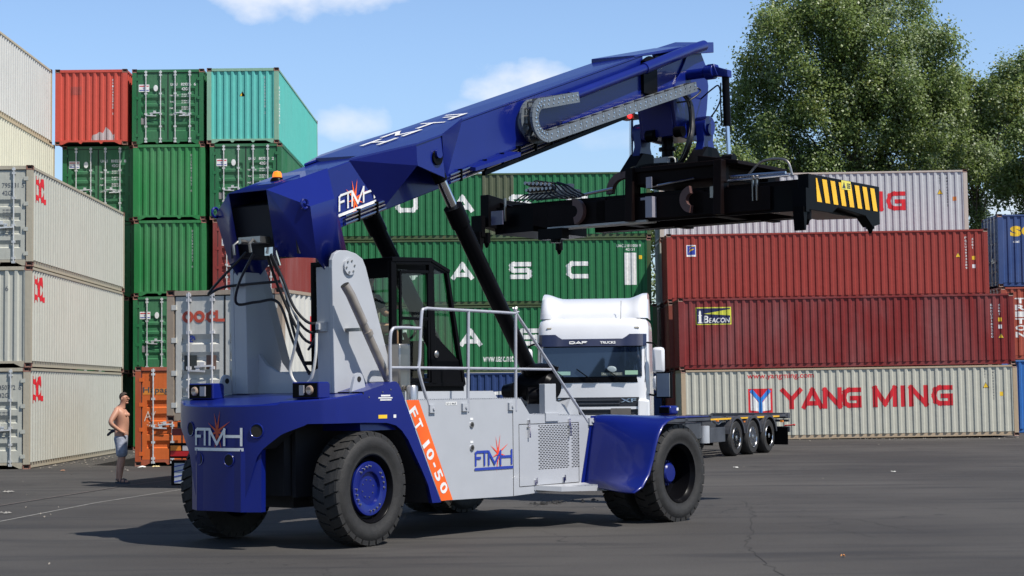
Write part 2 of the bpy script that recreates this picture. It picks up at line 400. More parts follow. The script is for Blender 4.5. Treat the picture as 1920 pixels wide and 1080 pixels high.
def container(label, loc, rz, col, end='corr', L=CL, H=CH, group=None, rust=.35, tilt=0, fade=(1, 1, 1), famt=.2, bar=None, frame=None, cast=None, doors_style=0, endcol=None, detail=True, name='shipping_container', dcol=None):
    t = thing(name, label, 'container', loc, (0, tilt, rz), group)
    key = 'paint_%02x%02x%02x_%d' % (*[int(255*x**.45) for x in col], int(rust*100))
    m = cpaint(key, col, rust, fade=fade, famt=famt); fm = frame or m
    bar = bar or BARM
    mb = MB(); g = .012
    # posts
    for x in (0, L-.16):
        for y in (0, CW-.15): mb.box(x, x+.16, y, y+.15, .118, H-.118)
    # top rails, bottom rails
    for y in (0, CW-.07): mb.box(.178, L-.178, y, y+.07, H-.085, H-.02)
    for y in (.055, CW-.115): mb.box(.16, L-.16, y, y+.06, .02, .165)
    for x0 in (0.004, L-.104): mb.box(x0, x0+.1, .162, CW-.162, H-.105, H-.012)
    for x0 in (.012, L-.102):
        mb.box(x0, x0+.09, .15, CW-.15, .10, .16)
        for k in (0, 1):                                  # forklift-style bottom gussets
            ya = .15 if k == 0 else CW-.15; yb = ya+(.28 if k == 0 else -.28)
            mb.hexa([(x0, ya, .012), (x0+.09, ya, .012), (x0+.09, ya, .1), (x0, ya, .1), (x0, yb*.35+ya*.65, .012), (x0+.09, yb*.35+ya*.65, .012), (x0+.09, yb, .1), (x0, yb, .1)])
        for yy in (.85, 1.55): mb.hexa([(x0, yy, .04), (x0+.09, yy, .04), (x0+.09, yy-.05, .1), (x0, yy-.05, .1), (x0, yy+.05, .04), (x0+.09, yy+.05, .04), (x0+.09, yy+.1, .1), (x0, yy+.1, .1)])
    mb.build('frame', fm, t, smooth=0)
    MB().box(.1, L-.1, .1, CW-.1, .1, .15).build('floor', DARK, t, smooth=0)
    # roof with shallow corrugation
    pr = profile(.1, L-.1, .21, .02); rf = MB()
    for (a, d), (b, e) in zip(pr, pr[1:]): rf.face([(a, .06, H-.022-d), (b, .06, H-.022-e), (b, CW-.06, H-.022-e), (a, CW-.06, H-.022-d)])
    rf.build('roof', m, t, smooth=0, recalc=False)
    ps = profile(.16, L-.16, .278, .036)
    for s in (0, 1):
        p = MB()
        for (a, d), (b, e) in zip(ps, ps[1:]):
            y0, y1 = (g+d, g+e) if s == 0 else (CW-g-d, CW-g-e)
            q = [(a, y0, .165), (b, y1, .165), (b, y1, H-.05), (a, y0, H-.05)]
            p.face(q if s == 0 else q[::-1])
            p.face([(a, y0, .165), (b, y1, .165), (b, .1 if s == 0 else CW-.1, .165), (a, .1 if s == 0 else CW-.1, .165)])
        p.build('side_panel', m, t, smooth=0, recalc=False)
    pe = profile(.15, CW-.15, .25, .045)
    def endp(x, sg):
        p = MB()
        for (a, d), (b, e) in zip(pe, pe[1:]):
            q = [(x+sg*(.014+d), a, .155), (x+sg*(.014+e), b, .155), (x+sg*(.014+e), b, H-.1), (x+sg*(.014+d), a, H-.1)]
            p.face(q[::-1] if sg > 0 else q)
        p.build('end_panel', m, t, smooth=0, recalc=False)
    endp(L, -1)
    if end == 'corr': endp(0, 1)
    else:
        mid = CW/2; ng = {0: 5, 1: 4}[doors_style]
        for (y0, y1, k) in ((.17, mid-.012, 0), (mid+.012, CW-.17, 1)):
            z0, z1 = .165, H-.125; i0, i1 = y0+.13, y1-.1
            if k == 1: i0, i1 = y0+.1, y1-.13
            zz = [(z0, 0)]; gh = (z1-z0-.75)/ng if ng == 5 else (z1-z0-.9)/ng
            zb = z0+.30
            for q in range(ng):
                a = zb+q*gh
                if ng == 5: zz += [(a, 0), (a+.03, .038), (a+gh*.42, .038), (a+gh*.42+.10, 0)]
                else: zz += [(a, 0), (a+.03, .045), (a+.10, .045), (a+.20, 0)]
            zz.append((z1, 0)); x = .035; d = MB()
            d.face([(x, y0, z0), (x, y0, z1), (x, i0, z1), (x, i0, z0)]); d.face([(x, i1, z0), (x, i1, z1), (x, y1, z1), (x, y1, z0)])
            for (a, e), (b, e2) in zip(zz, zz[1:]):
                d.face([(x+e, i0, a), (x+e2, i0, b), (x+e2, i1, b), (x+e, i1, a)])
                if e or e2:
                    for yy in (i0, i1): d.face([(x, yy, a), (x+e, yy, a), (x+e2, yy, b), (x, yy, b)])
            dr = d.build('door', m, t, smooth=0, recalc=False)
            MB().box(x+.01, x+.05, y0-.014, y1+.014, z0-.02, z1+.02).build('seal', SEAL, dr, smooth=0) if False else None
            sl = MB()
            for a_, b_ in ((y0-.016, y0+.006), (y1-.006, y1+.016)): sl.box(x-.006, x+.03, a_, b_, z0-.01, z1+.01)
            for a_, b_ in ((z0-.018, z0+.004), (z1-.004, z1+.018)): sl.box(x-.005, x+.03, y0, y1, a_, b_)
            sl.build('seal', SEAL, dr, smooth=0)
            ys = (y0+.30, y0+.80) if k == 0 else (y1-.80, y1-.30)
            for qi, yb in enumerate(ys):
                lb = MB(); xb = -.012
                lb.tube([(xb, yb, .09), (xb, yb, H-.05)], .02, 8)
                for zz_ in (.10, .20, .62, 1.05, 1.75, H-.20, H-.10): lb.box(xb-.014, x, yb-.045, yb+.045, zz_-.03, zz_+.03)
                lb.build('locking_bar', bar, dr, smooth=40)
                hd = MB(); s_ = 1 if (qi == 0) == (k == 0) or True else -1
                s_ = 1 if qi == 0 else -1
                hz = 1.0 + (.09 if (qi+k) % 2 else 0)
                hd.bar((xb-.02, yb, hz), (xb-.03, yb+s_*.38*(1 if k == 0 else -1)*(1 if qi == 0 else -1)*-1 if False else yb+.36*s_, hz-.02), .02, .035)
                hd.box(xb-.03, x, yb+.20*s_-.04, yb+.20*s_+.04, hz-.03, hz+.07)
                hd.build('handle', bar, dr, smooth=0)
            hg = MB(); yh = .15 if k == 0 else CW-.15
            for zz_ in (.32, .95, 1.6, 2.25): hg.box(-.006, .033, yh-.05, yh+.07 if k == 0 else yh+.05, zz_-.05, zz_+.05)
            hg.build('hinge', m, dr, smooth=0)
    if detail:
        for x in (.084, L-.084):
            for y in (.076, CW-.076):
                for z in (.055, H-.055):
                    o = bpy.data.objects.new('corner_casting', CAST); C.objects.link(o); o.parent = t; o.location = (x, y, z)
    if group: t['group'] = group
    def side(fl, mm, nm='lettering', lb=None):
        return fl.put(nm, mm, t, lambda a, z: (a, g+interp(ps, a)-.004, z), [a for a, _ in ps], label=lb)
    def fend(fl, mm, nm='lettering', lb=None):
        if end == 'corr':
            return fl.put(nm, mm, t, lambda a, z: (.014+interp(pe, CW-a)-.004, CW-a, z), [CW-a for a, _ in pe], label=lb)
        return fl.put(nm, mm, t, lambda a, z: (.030, CW-a, z), label=lb)
    t_side[t.name] = (side, fend); return t, side, fend
t_side = {}
def F(): return Flat()
GREY = mat('grey_lettering', (.12, .13, .13), .7)
def tri(fl_y, fl_k, a, z, s=.17):
    fl_k.poly([(a-s, z), (a+s, z), (a, z+s*1.75)]); fl_y.poly([(a-s*.78, z+s*.12), (a+s*.78, z+s*.12), (a, z+s*1.5)])
def triangle(put, a, z, s=.17):
    k = F(); k.poly([(a-s, z), (a+s, z), (a, z+s*1.75)]); put(k, BLACKL, 'warning_sign')
    y = F(); y.poly([(a-s*.78, z+s*.12), (a+s*.78, z+s*.12), (a, z+s*1.5)])
    o = put(y, YEL, 'warning_sign'); n = o.data.vertices
    ends = max(v.co.y for v in n)-min(v.co.y for v in n) > .2
    bump_out(o, 0 if ends else 1, -.005); return o
def bump_out(o, ax, d):
    for v in o.data.vertices: v.co[ax] += d
def doorwriting(put, code, num, chk, mm, flag=True, extra=True):
    w_ = F(); w_.word(code, 1.30, 2.02, .24, .10, .02); w_.word(num, 1.66, 2.02, .35, .10, .02); w_.word(chk, 2.10, 2.02, .07, .10, .02)
    w_.word('42G1', 1.68, 1.86, .25, .10, .02); put(w_, mm)
    w2 = F(); z = 1.66
    for t_ in ('MAX.GROSS', 'TARE', 'NET', 'CU.CAP.'):
        w2.word(t_, 1.28, z, .2 if t_ != 'MAX.GROSS' else .30, .055, .01); w2.word('30.480 KGS', 1.68, z+.04, .27, .05, .01); w2.word('67.200 LBS', 1.68, z-.03, .27, .05, .01); z -= .22
    put(w2, mm)
    if flag:
        f1 = F().rect(.22, .58, 1.82, 2.07); put(f1, WHITE, 'flag_sticker')
        f2 = F().rect(.24, .56, 2.0, 2.03); o = put(f2, REDL, 'flag_sticker'); bump_out(o, 0, -.004)
        f3 = F().rect(.24, .56, 1.86, 1.885); f3.word('O', .36, 1.92, .06, .05, .02); o = put(f3, BLUEL, 'flag_sticker'); bump_out(o, 0, -.004)
        ov = F().poly([(.80+.075*math.cos(2*math.pi*k/20), 1.945+.11*math.sin(2*math.pi*k/20)) for k in range(20)]); put(ov, WHITE, 'round_sticker')
        gp = F().rect(.30, .5, .70, .92); put(gp, mat('data_plate', (.22, .21, .20), .5), 'data_plate')
def vcode(put, txt, a, z, mm, wd=.06, ht=.085, gap=.035): put(F().vert(txt, a, z, wd, ht, gap), mm)

GREEN = (.016, .15, .045); GREEN2 = (.010, .10, .032); WHT = (.60, .59, .50); GRY = (.38, .40, .345); TEAL = (.10, .46, .40); RED = (.30, .045, .036); DRED = (.19, .016, .014)
UX = R(90)
# --- left stack, long sides receding, three high
rzA = R(90+1.3); gA = 'pale grey containers stacked three high at the left edge'
axA = -12.33
DECB = mat('grey_lettering_b', (.10, .11, .12), .6)
def dyc(put, a, z):
    f_ = F(); s = .60
    P = [(0, .55), (.07, .98), (.30, .86), (.50, 1.0), (.52, .80), (.62, .92), (.86, .86), (.95, .62), (.80, .58), (.74, .68), (.62, .55), (.62, .42), (.72, .33), (.80, .40), (.95, .36), (1.14, .30), (1.14, .02), (.96, .04), (.92, .16), (.72, .06), (.55, .2), (.50, .02), (.30, .16), (.07, .04)]
    f_.stroke([(a+.03, z+.02), (a+.03, z+.58)], .14); f_.stroke([(a+.03, z+.55), (a+.22, z+.50), (a+.34, z+.60)], .12); f_.stroke([(a+.03, z+.06), (a+.2, z+.1), (a+.33, z+.03)], .12)
    f_.stroke([(a+.30, z+.56), (a+.30, z+.40)], .10)
    f_.stroke([(a+.82, z+.44), (a+.74, z+.56), (a+.56, z+.55), (a+.48, z+.38), (a+.50, z+.20), (a+.62, z+.07), (a+.78, z+.10), (a+.84, z+.20)], .14)
    f_.stroke([(a+.42, z+.15), (a+.38, z+.30), (a+.44, z+.42)], .07)
    f_.rect(a+.92, a+1.06, z, z+.14); put(f_, REDL)
for lv, (en, lb) in enumerate((('door', 'grey container with doors on the asphalt, bottom of the left stack'), ('corr', 'grey container with a ribbed end, middle of the left stack'), ('door', 'grey container with rusty corner post, top of the left stack'))):
    off = (0, .03, .05)[lv]
    t, s_, e_ = container(lb, (axA-CW*math.cos(rzA-UX)*0+off, 45.6, lv*CH), rzA, (.43, .435, .38) if lv != 1 else (.45, .45, .39), en, group=gA, rust=.5, doors_style=1, frame=cpaint('left_stack_frame', (.40, .36, .27), .8), fade=(.9, .88, .7), endcol=None)
    dyc(s_, .45, 1.72)
    vcode(s_, '42 G 1', 11.3, 2.1, DECB)
    if en == 'door':
        w_ = F(); w_.word(('450772', '', '795331')[lv], 1.66, 2.02, .42, .12, .015); w_.word('65'[lv//2], 2.16, 2.02, .07, .12, .01); w_.word('42G1', 1.66, 1.82, .30, .12, .015)
        w_.word('LU', 1.26, 2.02, .14, .12, .015)
        for q in range(4): w_.word('30 480 KGS', 1.68, 1.42-q*.07, .28, .045, .01); w_.word('2 700 LBS', 1.68, .98-q*.07, .28, .045, .01)
        e_(w_, DECB)
    else:
        e_(F().word('0', 1.22, 1.95, .08, .13, .01).word('6', 1.55, 1.95, .08, .13, .01).word('6', 1.78, 1.95, .08, .13, .01), DECB)
# --- five-high pale stack behind it
gA2 = 'off-white containers stacked five high behind the left stack'
for lv in range(5):
    lb = ('off-white container at ground level behind the left grey stack', 'off-white container second from the ground behind the left grey stack', 'off-white container third from the ground behind the left grey stack', 'cream container just above the left grey stack, fourth from the ground', 'white container with grey patches at the upper left corner')[lv]
    t, s_, e_ = container(lb, (-15.29+(.0, .05, 0, .04, -.06)[lv], 48.3, lv*CH), R(91.3), ((.55, .53, .42), (.55, .53, .42), (.55, .53, .42), (.58, .56, .44), (.52, .52, .49))[lv], 'corr', group=gA2, rust=.15, frame=cpaint('cream_frame', (.5, .42, .28), .6))
    if lv > 2: vcode(s_, '4 3 G  1', 11.5, 2.05, DECB)
# --- block of ends: three columns, five high
gB = 'containers with their ends to the yard, three columns five high'
dB = 60.4
def colB(x, lv, lb, col, end, dx=0, dy=0, **k):
    return container(lb, (x+dx+CW, dB+dy, lv*CH), UX, col, end, group=gB, **k)
x1, x2, x3 = -15.50+.0, -12.90, -10.33
t, s_, e_ = colB(x1, 4, 'faded red container with a ribbed end and pale patch, top left of the column block', (.52, .075, .05), 'corr', rust=.25, fade=(.8, .3, .25), famt=.12)
vcode(e_, 'CAIU452905 1', 1.93, 2.26, WHITE, .05, .075, .03)
e_(F().poly([(1.22, .16), (1.25, .33), (1.38, .36), (1.5, .45), (1.62, .40), (1.72, .62), (1.86, .50), (1.95, .34), (2.02, .36), (2.02, .16)]), mat('pale_patch', (.42, .35, .35), .7), 'worn_patch')
e_(F().rect(.52, .9, 1.72, 2.0), mat('dull_patch', (.36, .07, .055), .7), 'worn_patch')
t, s_, e_ = colB(x2, 4, 'green container showing its doors, topmost between the red and the teal one', (.014, .135, .045), 'door', dy=.1, rust=.3); doorwriting(e_, 'UACU', '829336', '6', WHITE)
t, s_, e_ = colB(x3, 4, 'teal container with a warning triangle on its ribbed end, top of the block', TEAL, 'corr', rust=.4, fade=(.5, .8, .75), famt=.2, frame=cpaint('teal_frame', (.22, .40, .28), .7))
vcode(e_, 'UACU505028 2', 1.95, 2.3, WHITE, .05, .08, .03); triangle(e_, 1.2, 1.62, .10)
vcode(s_, 'UACU 505028', .35, 2.0, WHITE, .16, .09, .03)
t, s_, e_ = colB(x1, 3, 'green container showing its doors, right under the red one', (.014, .13, .045), 'door', dx=.18, dy=.3, rust=.3); doorwriting(e_, 'UACU', '810238', '8', WHITE)
t, s_, e_ = colB(x2, 3, 'green container with a ribbed end, second from the top of the middle column', (.016, .19, .048), 'corr', dx=.06, rust=.2); vcode(e_, 'UACU891092 6', 1.95, 2.25, WHITE, .05, .08, .03)
t, s_, e_ = colB(x3, 3, 'green container showing its doors, right under the teal one', (.014, .135, .048), 'door', dx=.10, rust=.3); doorwriting(e_, 'UACU', '807528', '2', WHITE)
t, s_, e_ = colB(x1, 2, 'green container mostly hidden behind the grey stack, third level', (.014, .135, .045), 'door', dx=.22, dy=.4, rust=.3)
t, s_, e_ = colB(x2, 2, 'green container with a ribbed end, third level of the middle column', (.015, .18, .045), 'corr', dx=.10, rust=.2); vcode(e_, 'UACU895062 6', 1.95, 2.25, WHITE, .05, .08, .03)
t, s_, e_ = colB(x3, 2, 'brownish red container with a small blue and white sign on its doors', (.21, .030, .025), 'door', dx=.2, rust=.3)
e_(F().rect(.30, .92, 1.70, 2.05), WHITE, 'lighthouse_sign'); o = e_(F().rect(.33, .89, 1.74, 2.01), BLUEL, 'lighthouse_sign'); bump_out(o, 0, -.004)
o = e_(F().word('BEACON', .40, 1.76, .46, .12, .03).rect(.35, .38, 1.76, 1.98), WHITE); bump_out(o, 0, -.008)
t, s_, e_ = colB(x1, 1, 'green container second from the ground, a narrow strip beside the grey stack', (.014, .135, .045), 'door', dx=.0, dy=.4, rust=.3)
t, s_, e_ = colB(x2, 1, 'green container showing its doors with flag sticker, right above the orange one', (.014, .15, .048), 'door', dx=.07, rust=.2); doorwriting(e_, 'UACU', '812277', '4', WHITE)
t, s_, e_ = colB(x3, 1, 'green container behind the stacker mast, second from the ground', GREEN, 'corr', dx=.1)
t, s_, e_ = colB(x1, 0, 'green container set back at ground level behind the standing man', (.01, .07, .03), 'corr', dx=-.1, dy=1.4)  # darker green than its neighbours: the shadow on its end is in the paint
t, s_, e_ = colB(x2, 0, 'green container at ground level behind the orange one', GREEN, 'corr', dx=.08)
t, s_, e_ = colB(x3, 0, 'green container at ground level behind the grey one on a trailer', GREEN, 'corr', dx=.1)
# --- orange one in front
OR = (.56, .115, .018)
t, s_, e_ = container('orange container with white locking bars and chalk marks standing on the asphalt', (-9.86+CW, 46.7, 0), UX, OR, 'door', group=None, rust=.35, doors_style=1, L=6.06, fade=(.9, .4, .2), famt=.15, frame=cpaint('orange_frame', (.36, .07, .02), .8))
e_(F().rect(.20, 1.06, 1.86, 2.02), mat('hapag_patch', (.60, .20, .02), .6), 'sign_patch'); o = e_(F().word('Hapag-Lloyd', .20, 1.87, 1.35, .19, .012), BLACKL); bump_out(o, 0, -.004)
o = e_(F().stroke([(.24, 1.18), (.33, 1.42), (.40, 1.2)], .018).stroke([(.28, 1.27), (.38, 1.29)], .018).stroke([(.42, 1.38), (.46, 1.28), (.52, 1.42)], .018).word('-26-17', .30, 1.04, .42, .10), mat('chalk', (.62, .55, .45), .9), 'chalk_marks'); bump_out(o, 0, -.004)
# --- green/blue wall
gC = 'containers stacked four high in the wall behind the machine'
CX = 5.42-CL
def bigword(put, chars, z, ht, wd, mm):
    f_ = F()
    for a, ch in chars: f_.strokeword(ch, a, z, [wd], ht, .17, 0)
    put(f_, mm)
for lv, (dx, col, lb) in enumerate(((.33, (.020, .045, .15), 'blue container with a white swoosh, at ground level under the green wall'), (.20, (.018, .145, .052), 'green container with a web address in white, second level of the green wall'), (0, (.016, .14, .050), 'green container with white letters and block at its right end, third level of the wall'), (.02, (.018, .14, .052), 'topmost green container of the wall, crossed by the boom and spreader'))):
    t, s_, e_ = container(lb, (CX+dx, 69.3, lv*CH), 0, col, 'corr', group=gC, rust=.45, frame=cpaint('green_frame', (.055, .09, .03), .9) if lv else None, fade=(.3, .5, .3), famt=.1)
    if lv == 0:
        f_ = F(); f_.stroke([(4.95, 1.50), (5.25, 1.66), (5.6, 1.76), (6.1, 1.80)], .13); s_(f_, WHITE, 'swoosh')
    else:
        z = (0, 1.02, 1.02, 1.06)[lv]
        bigword(s_, [(2.25, 'U'), (4.42, 'A'), (6.68, 'S'), (8.9, 'C')] if lv != 1 else [(2.3, 'U'), (4.52, 'A'), (6.80, 'S'), (9.0, 'C')], z, .66, .86, WHITE)
    if lv == 1: s_(F().word('www.uasc.net', 5.42, .40, 1.18, .24, .012), WHITE)
    if lv == 2:
        s_(F().rect(11.15, 11.62, .75, 2.0), WHITE, 'white_block'); s_(F().word('UACU 811058 9', 10.85, 2.22, .95, .11, .015).word('42G1', 11.2, 2.08, .35, .10, .015), WHITE); s_(F().rect(11.72, 11.84, 1.75, 1.9), YEL, 'small_sticker')
        s_(F().rect(6.2, 6.2, 1, 1), WHITE) if False else None
    if lv == 3: bump_out(s_(F().rect(5.63, 6.85, .17, 2.53), cpaint('worn_green', (.085, .10, .055), .9), 'worn_patch'), 1, .0025)
# --- right-hand rows stepped back
tl = -.0075
gD = 'containers in the stepped right-hand stack'
def rowD(x, y, lv, lb, col, **k): return container(lb, (x, y, lv*CH-.03), 0, col, 'corr', group=gD, tilt=tl, **k)
t, s_, e_ = rowD(6.12, 64.9, 0, 'pale container with large red lettering and a web address, on the asphalt at right', (.48, .47, .39), rust=.2, frame=cpaint('tan_frame', (.45, .34, .22), .7))
s_(F().word('www.yangming.com', 2.40, 2.17, 2.42, .24, .01), REDL)
s_(F().strokeword('YANG', 3.60, 1.10, [.78, .78, .70, .72], .76, .165, -.02).strokeword('MING', 6.94, 1.12, [.88, .165, .70, .76], .77, .165, .13), REDL)
s_(F().rect(2.42, 3.30, .98, 1.86), REDL, 'emblem'); o = s_(F().poly([(2.50, 1.08), (2.50, 1.72), (2.80, 1.35), (2.80, 1.04)]).poly([(3.22, 1.08), (3.22, 1.72), (2.92, 1.35), (2.92, 1.04)]), WHITE, 'emblem'); bump_out(o, 1, -.003)
o = s_(F().stroke([(2.56, 1.76), (2.86, 1.42), (3.16, 1.76)], .13).stroke([(2.86, 1.42), (2.86, 1.0)], .13), mat('emblem_blue', (.03, .22, .65), .5), 'emblem'); bump_out(o, 1, -.006)
triangle(s_, 11.05, 1.75, .12); vcode(s_, '45G1', 11.0, 2.48, GREY, .05, .07, .03); vcode(s_, 'YMLU8554942', 11.30, 2.45, GREY, .05, .07, .035); s_(F().rect(11.55, 11.67, 1.45, 1.6), YEL, 'small_sticker')
t, s_, e_ = rowD(6.06, 64.9, 1, 'dark red container with a framed lighthouse sign on the container with large red letters', DRED, rust=.2)
s_(F().rect(.62, 1.92, 1.62, 2.26), mat('sign_yellow', (.55, .55, .05), .5), 'lighthouse_sign'); o = s_(F().rect(.66, 1.88, 1.66, 2.22), mat('sign_navy', (.01, .012, .07), .5), 'lighthouse_sign'); bump_out(o, 1, -.003)
o = s_(F().poly([(.90, 2.02), (1.88, 2.18), (1.88, 1.95)]), mat('sign_yellow', (.55, .55, .05), .5), 'lighthouse_sign'); bump_out(o, 1, -.006)
o = s_(F().rect(.70, .86, 1.68, 1.72).rect(.73, .83, 1.72, 1.95).rect(.71, .85, 1.95, 1.98).rect(.74, .82, 1.98, 2.08).poly([(.73, 2.08), (.83, 2.08), (.78, 2.15)]).word('B', .90, 1.69, .18, .26, .02, .1).word('EACON', 1.10, 1.69, .74, .18, .02, .15), WHITE, 'lighthouse_sign'); bump_out(o, 1, -.006)
vcode(s_, 'BMOU3185260', 11.35, 2.20, WHITE, .07, .08, .035); vcode(s_, '4261', 11.63, 2.20, WHITE, .07, .08, .03)
s_(F().rect(11.62, 11.74, 1.56, 1.7), YEL, 'small_sticker'); s_(F().rect(11.62, 11.74, 1.30, 1.44), WHITE, 'small_sticker'); triangle(s_, 11.70, .95, .11)
BR = (.23, .05, .03)
for lv in (0, 1): rowD(5.94, 67.6, lv, ('brown container at ground level in the second row from the front', 'brown container with a strip showing left of the dark red one, second row')[lv], BR)
t, s_, e_ = rowD(5.90, 67.6, 2, 'brick red container with dents and a blue square sign, third level of the right stack', (.27, .036, .026), rust=.3, fade=(.7, .3, .25), famt=.15)
s_(F().rect(.75, 1.11, 1.72, 2.16), WHITE, 'square_sign'); o = s_(F().rect(.78, 1.08, 1.79, 2.13), BLUEL, 'square_sign'); bump_out(o, 1, -.003)
o = s_(F().poly([(.82, 1.84), (.88, 1.92), (1.02, 1.98), (1.04, 2.02), (.90, 2.0)]).poly([(.84, 1.98), (.92, 2.08), (1.06, 2.10), (1.06, 2.13), (.9, 2.10)]), YEL, 'square_sign'); bump_out(o, 1, -.006)
vcode(s_, 'FSCU4934289', 11.32, 2.30, WHITE, .07, .08, .035); vcode(s_, '4261', 11.58, 2.25, WHITE, .07, .08, .03); triangle(s_, 11.05, 1.52, .11); s_(F().rect(11.58, 11.70, 1.42, 1.56), YEL, 'small_sticker'); s_(F().rect(11.58, 11.70, 1.10, 1.24), WHITE, 'small_sticker')
for lv in (0, 1, 2): rowD(5.86, 70.25, lv, ('brown container at ground level in the rearmost row of the right stack', 'brown container second from the ground in the rearmost row', 'grey container right under the topmost white one, rearmost row')[lv], BR if lv < 2 else (.4, .4, .36))
t, s_, e_ = rowD(5.86, 70.25, 3, 'white container half hidden behind the striped spreader end, topmost at right', (.46, .475, .49), rust=0, frame=cpaint('white_frame', (.50, .44, .38), .7))
s_(F().strokeword('YANG', 3.50, 1.00, [.78, .78, .70, .72], .78, .165, -.02).strokeword('MING', 6.84, 1.00, [.88, .165, .70, .76], .78, .165, .13), REDL)
triangle(s_, 11.1, 1.62, .12); vcode(s_, '45G1', 11.08, 2.4, GREY, .05, .07, .03); vcode(s_, 'YMMU6452393', 11.36, 2.42, GREY, .06, .08, .04); s_(F().rect(11.60, 11.74, 1.36, 1.52), mat('sticker_orange', (.6, .2, .04), .5), 'small_sticker')
# --- far right stack
gE = 'high containers stacked at the right edge'
HC = 2.896
t, s_, e_ = container('bright blue container at ground level by the right edge', (19.36, 70.8, 0), 0, (.015, .12, .40), 'door', H=HC, group=gE)
s_(F().word('X', .28, 1.4, .3, .32, .03), WHITE)
t, s_, e_ = container('rust orange container with white letters running down, middle of the right edge stack', (19.40, 70.8, HC), 0, (.33, .06, .03), 'door', H=HC, group=gE)
s_(F().vert('TRITON', .55, 2.45, .42, .22, .05, .04), WHITE); s_(F().rect(.2, .4, .7, .9), YEL, 'small_sticker')
t, s_, e_ = container('navy blue container with yellow lettering, on top of the rust orange one', (19.34, 70.8, 2*HC), 0, (.025, .06, .19), 'door', H=HC, group=gE)
s_(F().word('seaco', .50, 2.0, 2.6, .42, .04), YEL); s_(F().word('cai', .60, 1.75, .25, .1, .02), WHITE)

# ---------------------------------------------------------------- reach stacker  (u forward, v towards the near side, z up)
BLUE = mat('blue_paint', (.0045, .012, .145), .3, coat=.25, spec=.3, var=.05, scale=2, bump=.01, bscale=8)
BLUED = mat('blue_paint_inner', (.006, .014, .13), .4, var=.05)
LG = mat('light_grey_paint', (.39, .405, .43), .38, coat=.25, var=.03)
BLK = mat('black_paint', (.004, .004, .005), .3, var=.1, spec=.05)
BLKR = mat('black_brown_paint', (.007, .004, .004), .5, var=.2, spec=.08)
RUB = mat('tyre_rubber', (.018, .017, .016), .72, var=.25, scale=14, bump=.25, bscale=60)
RUBD = mat('tyre_dust', (.045, .043, .040), .8, var=.3, scale=10)
CHROME = steel('chrome', (.62, .62, .64), .12)
STEEL = steel('brushed_steel', (.36, .34, .31), .38)
EXH = mat('exhaust_steel', (.34, .30, .26), .4, .45, var=.2, scale=6)
CHN = mat('carrier_steel', (.12, .14, .16), .45, 0, var=.1)
HOSE = mat('black_hose', (.012, .012, .013), .4)
DK = mat('dark_parts_and_shade', (.012, .012, .016), .7)  # near-black for dark parts; shade in the arches is put into this colour
GLASS = None
def glass(name, col=(.75, .85, .8), alpha=.25, rough=.03):
    m, t, b = nodes(name); n = t.nodes.new
    g = n('ShaderNodeBsdfGlossy'); g.inputs['Roughness'].default_value = rough
    tr = n('ShaderNodeBsdfTransparent'); tr.inputs[0].default_value = col+(1,)
    fr = n('ShaderNodeFresnel'); fr.inputs[0].default_value = 1.45
    mx = n('ShaderNodeMixShader'); mx.inputs[0].default_value = .07; t.links.new(tr.outputs[0], mx.inputs[1]); t.links.new(g.outputs[0], mx.inputs[2])
    t.links.new(mx.outputs[0], t.nodes['Material Output'].inputs[0]); return m
GLASS = glass('cab_glass', (.74, .84, .78))
MO = (-2.779, 22.649, 0); MPH = R(52.6)
rs = thing('reach_stacker', 'blue and light grey reach stacker with raised boom in the middle of the yard', 'reach stacker', MO, MPH)
def K(): return MB(True)
def part(mb, name, m, parent=rs, **k): return mb.build(name, m, parent, **k)
def mput(fl, name, m, fn, parent=rs, label=None, breaks=()):
    o = fl.put(name, m, parent, lambda a, z: (lambda p: (p[0], -p[1], p[2]))(fn(a, z)), breaks, label=label); return o

# chassis
ch = K(); ch.prism([(-.7, .62), (5.9, .62), (6.2, .8), (6.2, 1.42), (-.7, 1.42)], -.52, .52)
ch.box(-.1, .1, -1.0, 1.0, .52, .84)                      # steer axle beam
ch.box(-.35, .35, -.34, .34, .45, .95)
ch.box(4.95, 5.75, -1.6, 1.6, .5, .92)                    # drive axle
ch.box(1.35, 4.5, -1.28, 1.265, .56, 1.46)
part(ch, 'chassis', DK, smooth=0)  # near-black colour carries the shade under the body
ax = K(); ax.tube([(0, -1.0, .7), (0, 1.0, .7)], .13, 14); ax.tube([(5.37, -1.9, .68), (5.37, 1.9, .68)], .22, 18); part(ax, 'axle', DK)
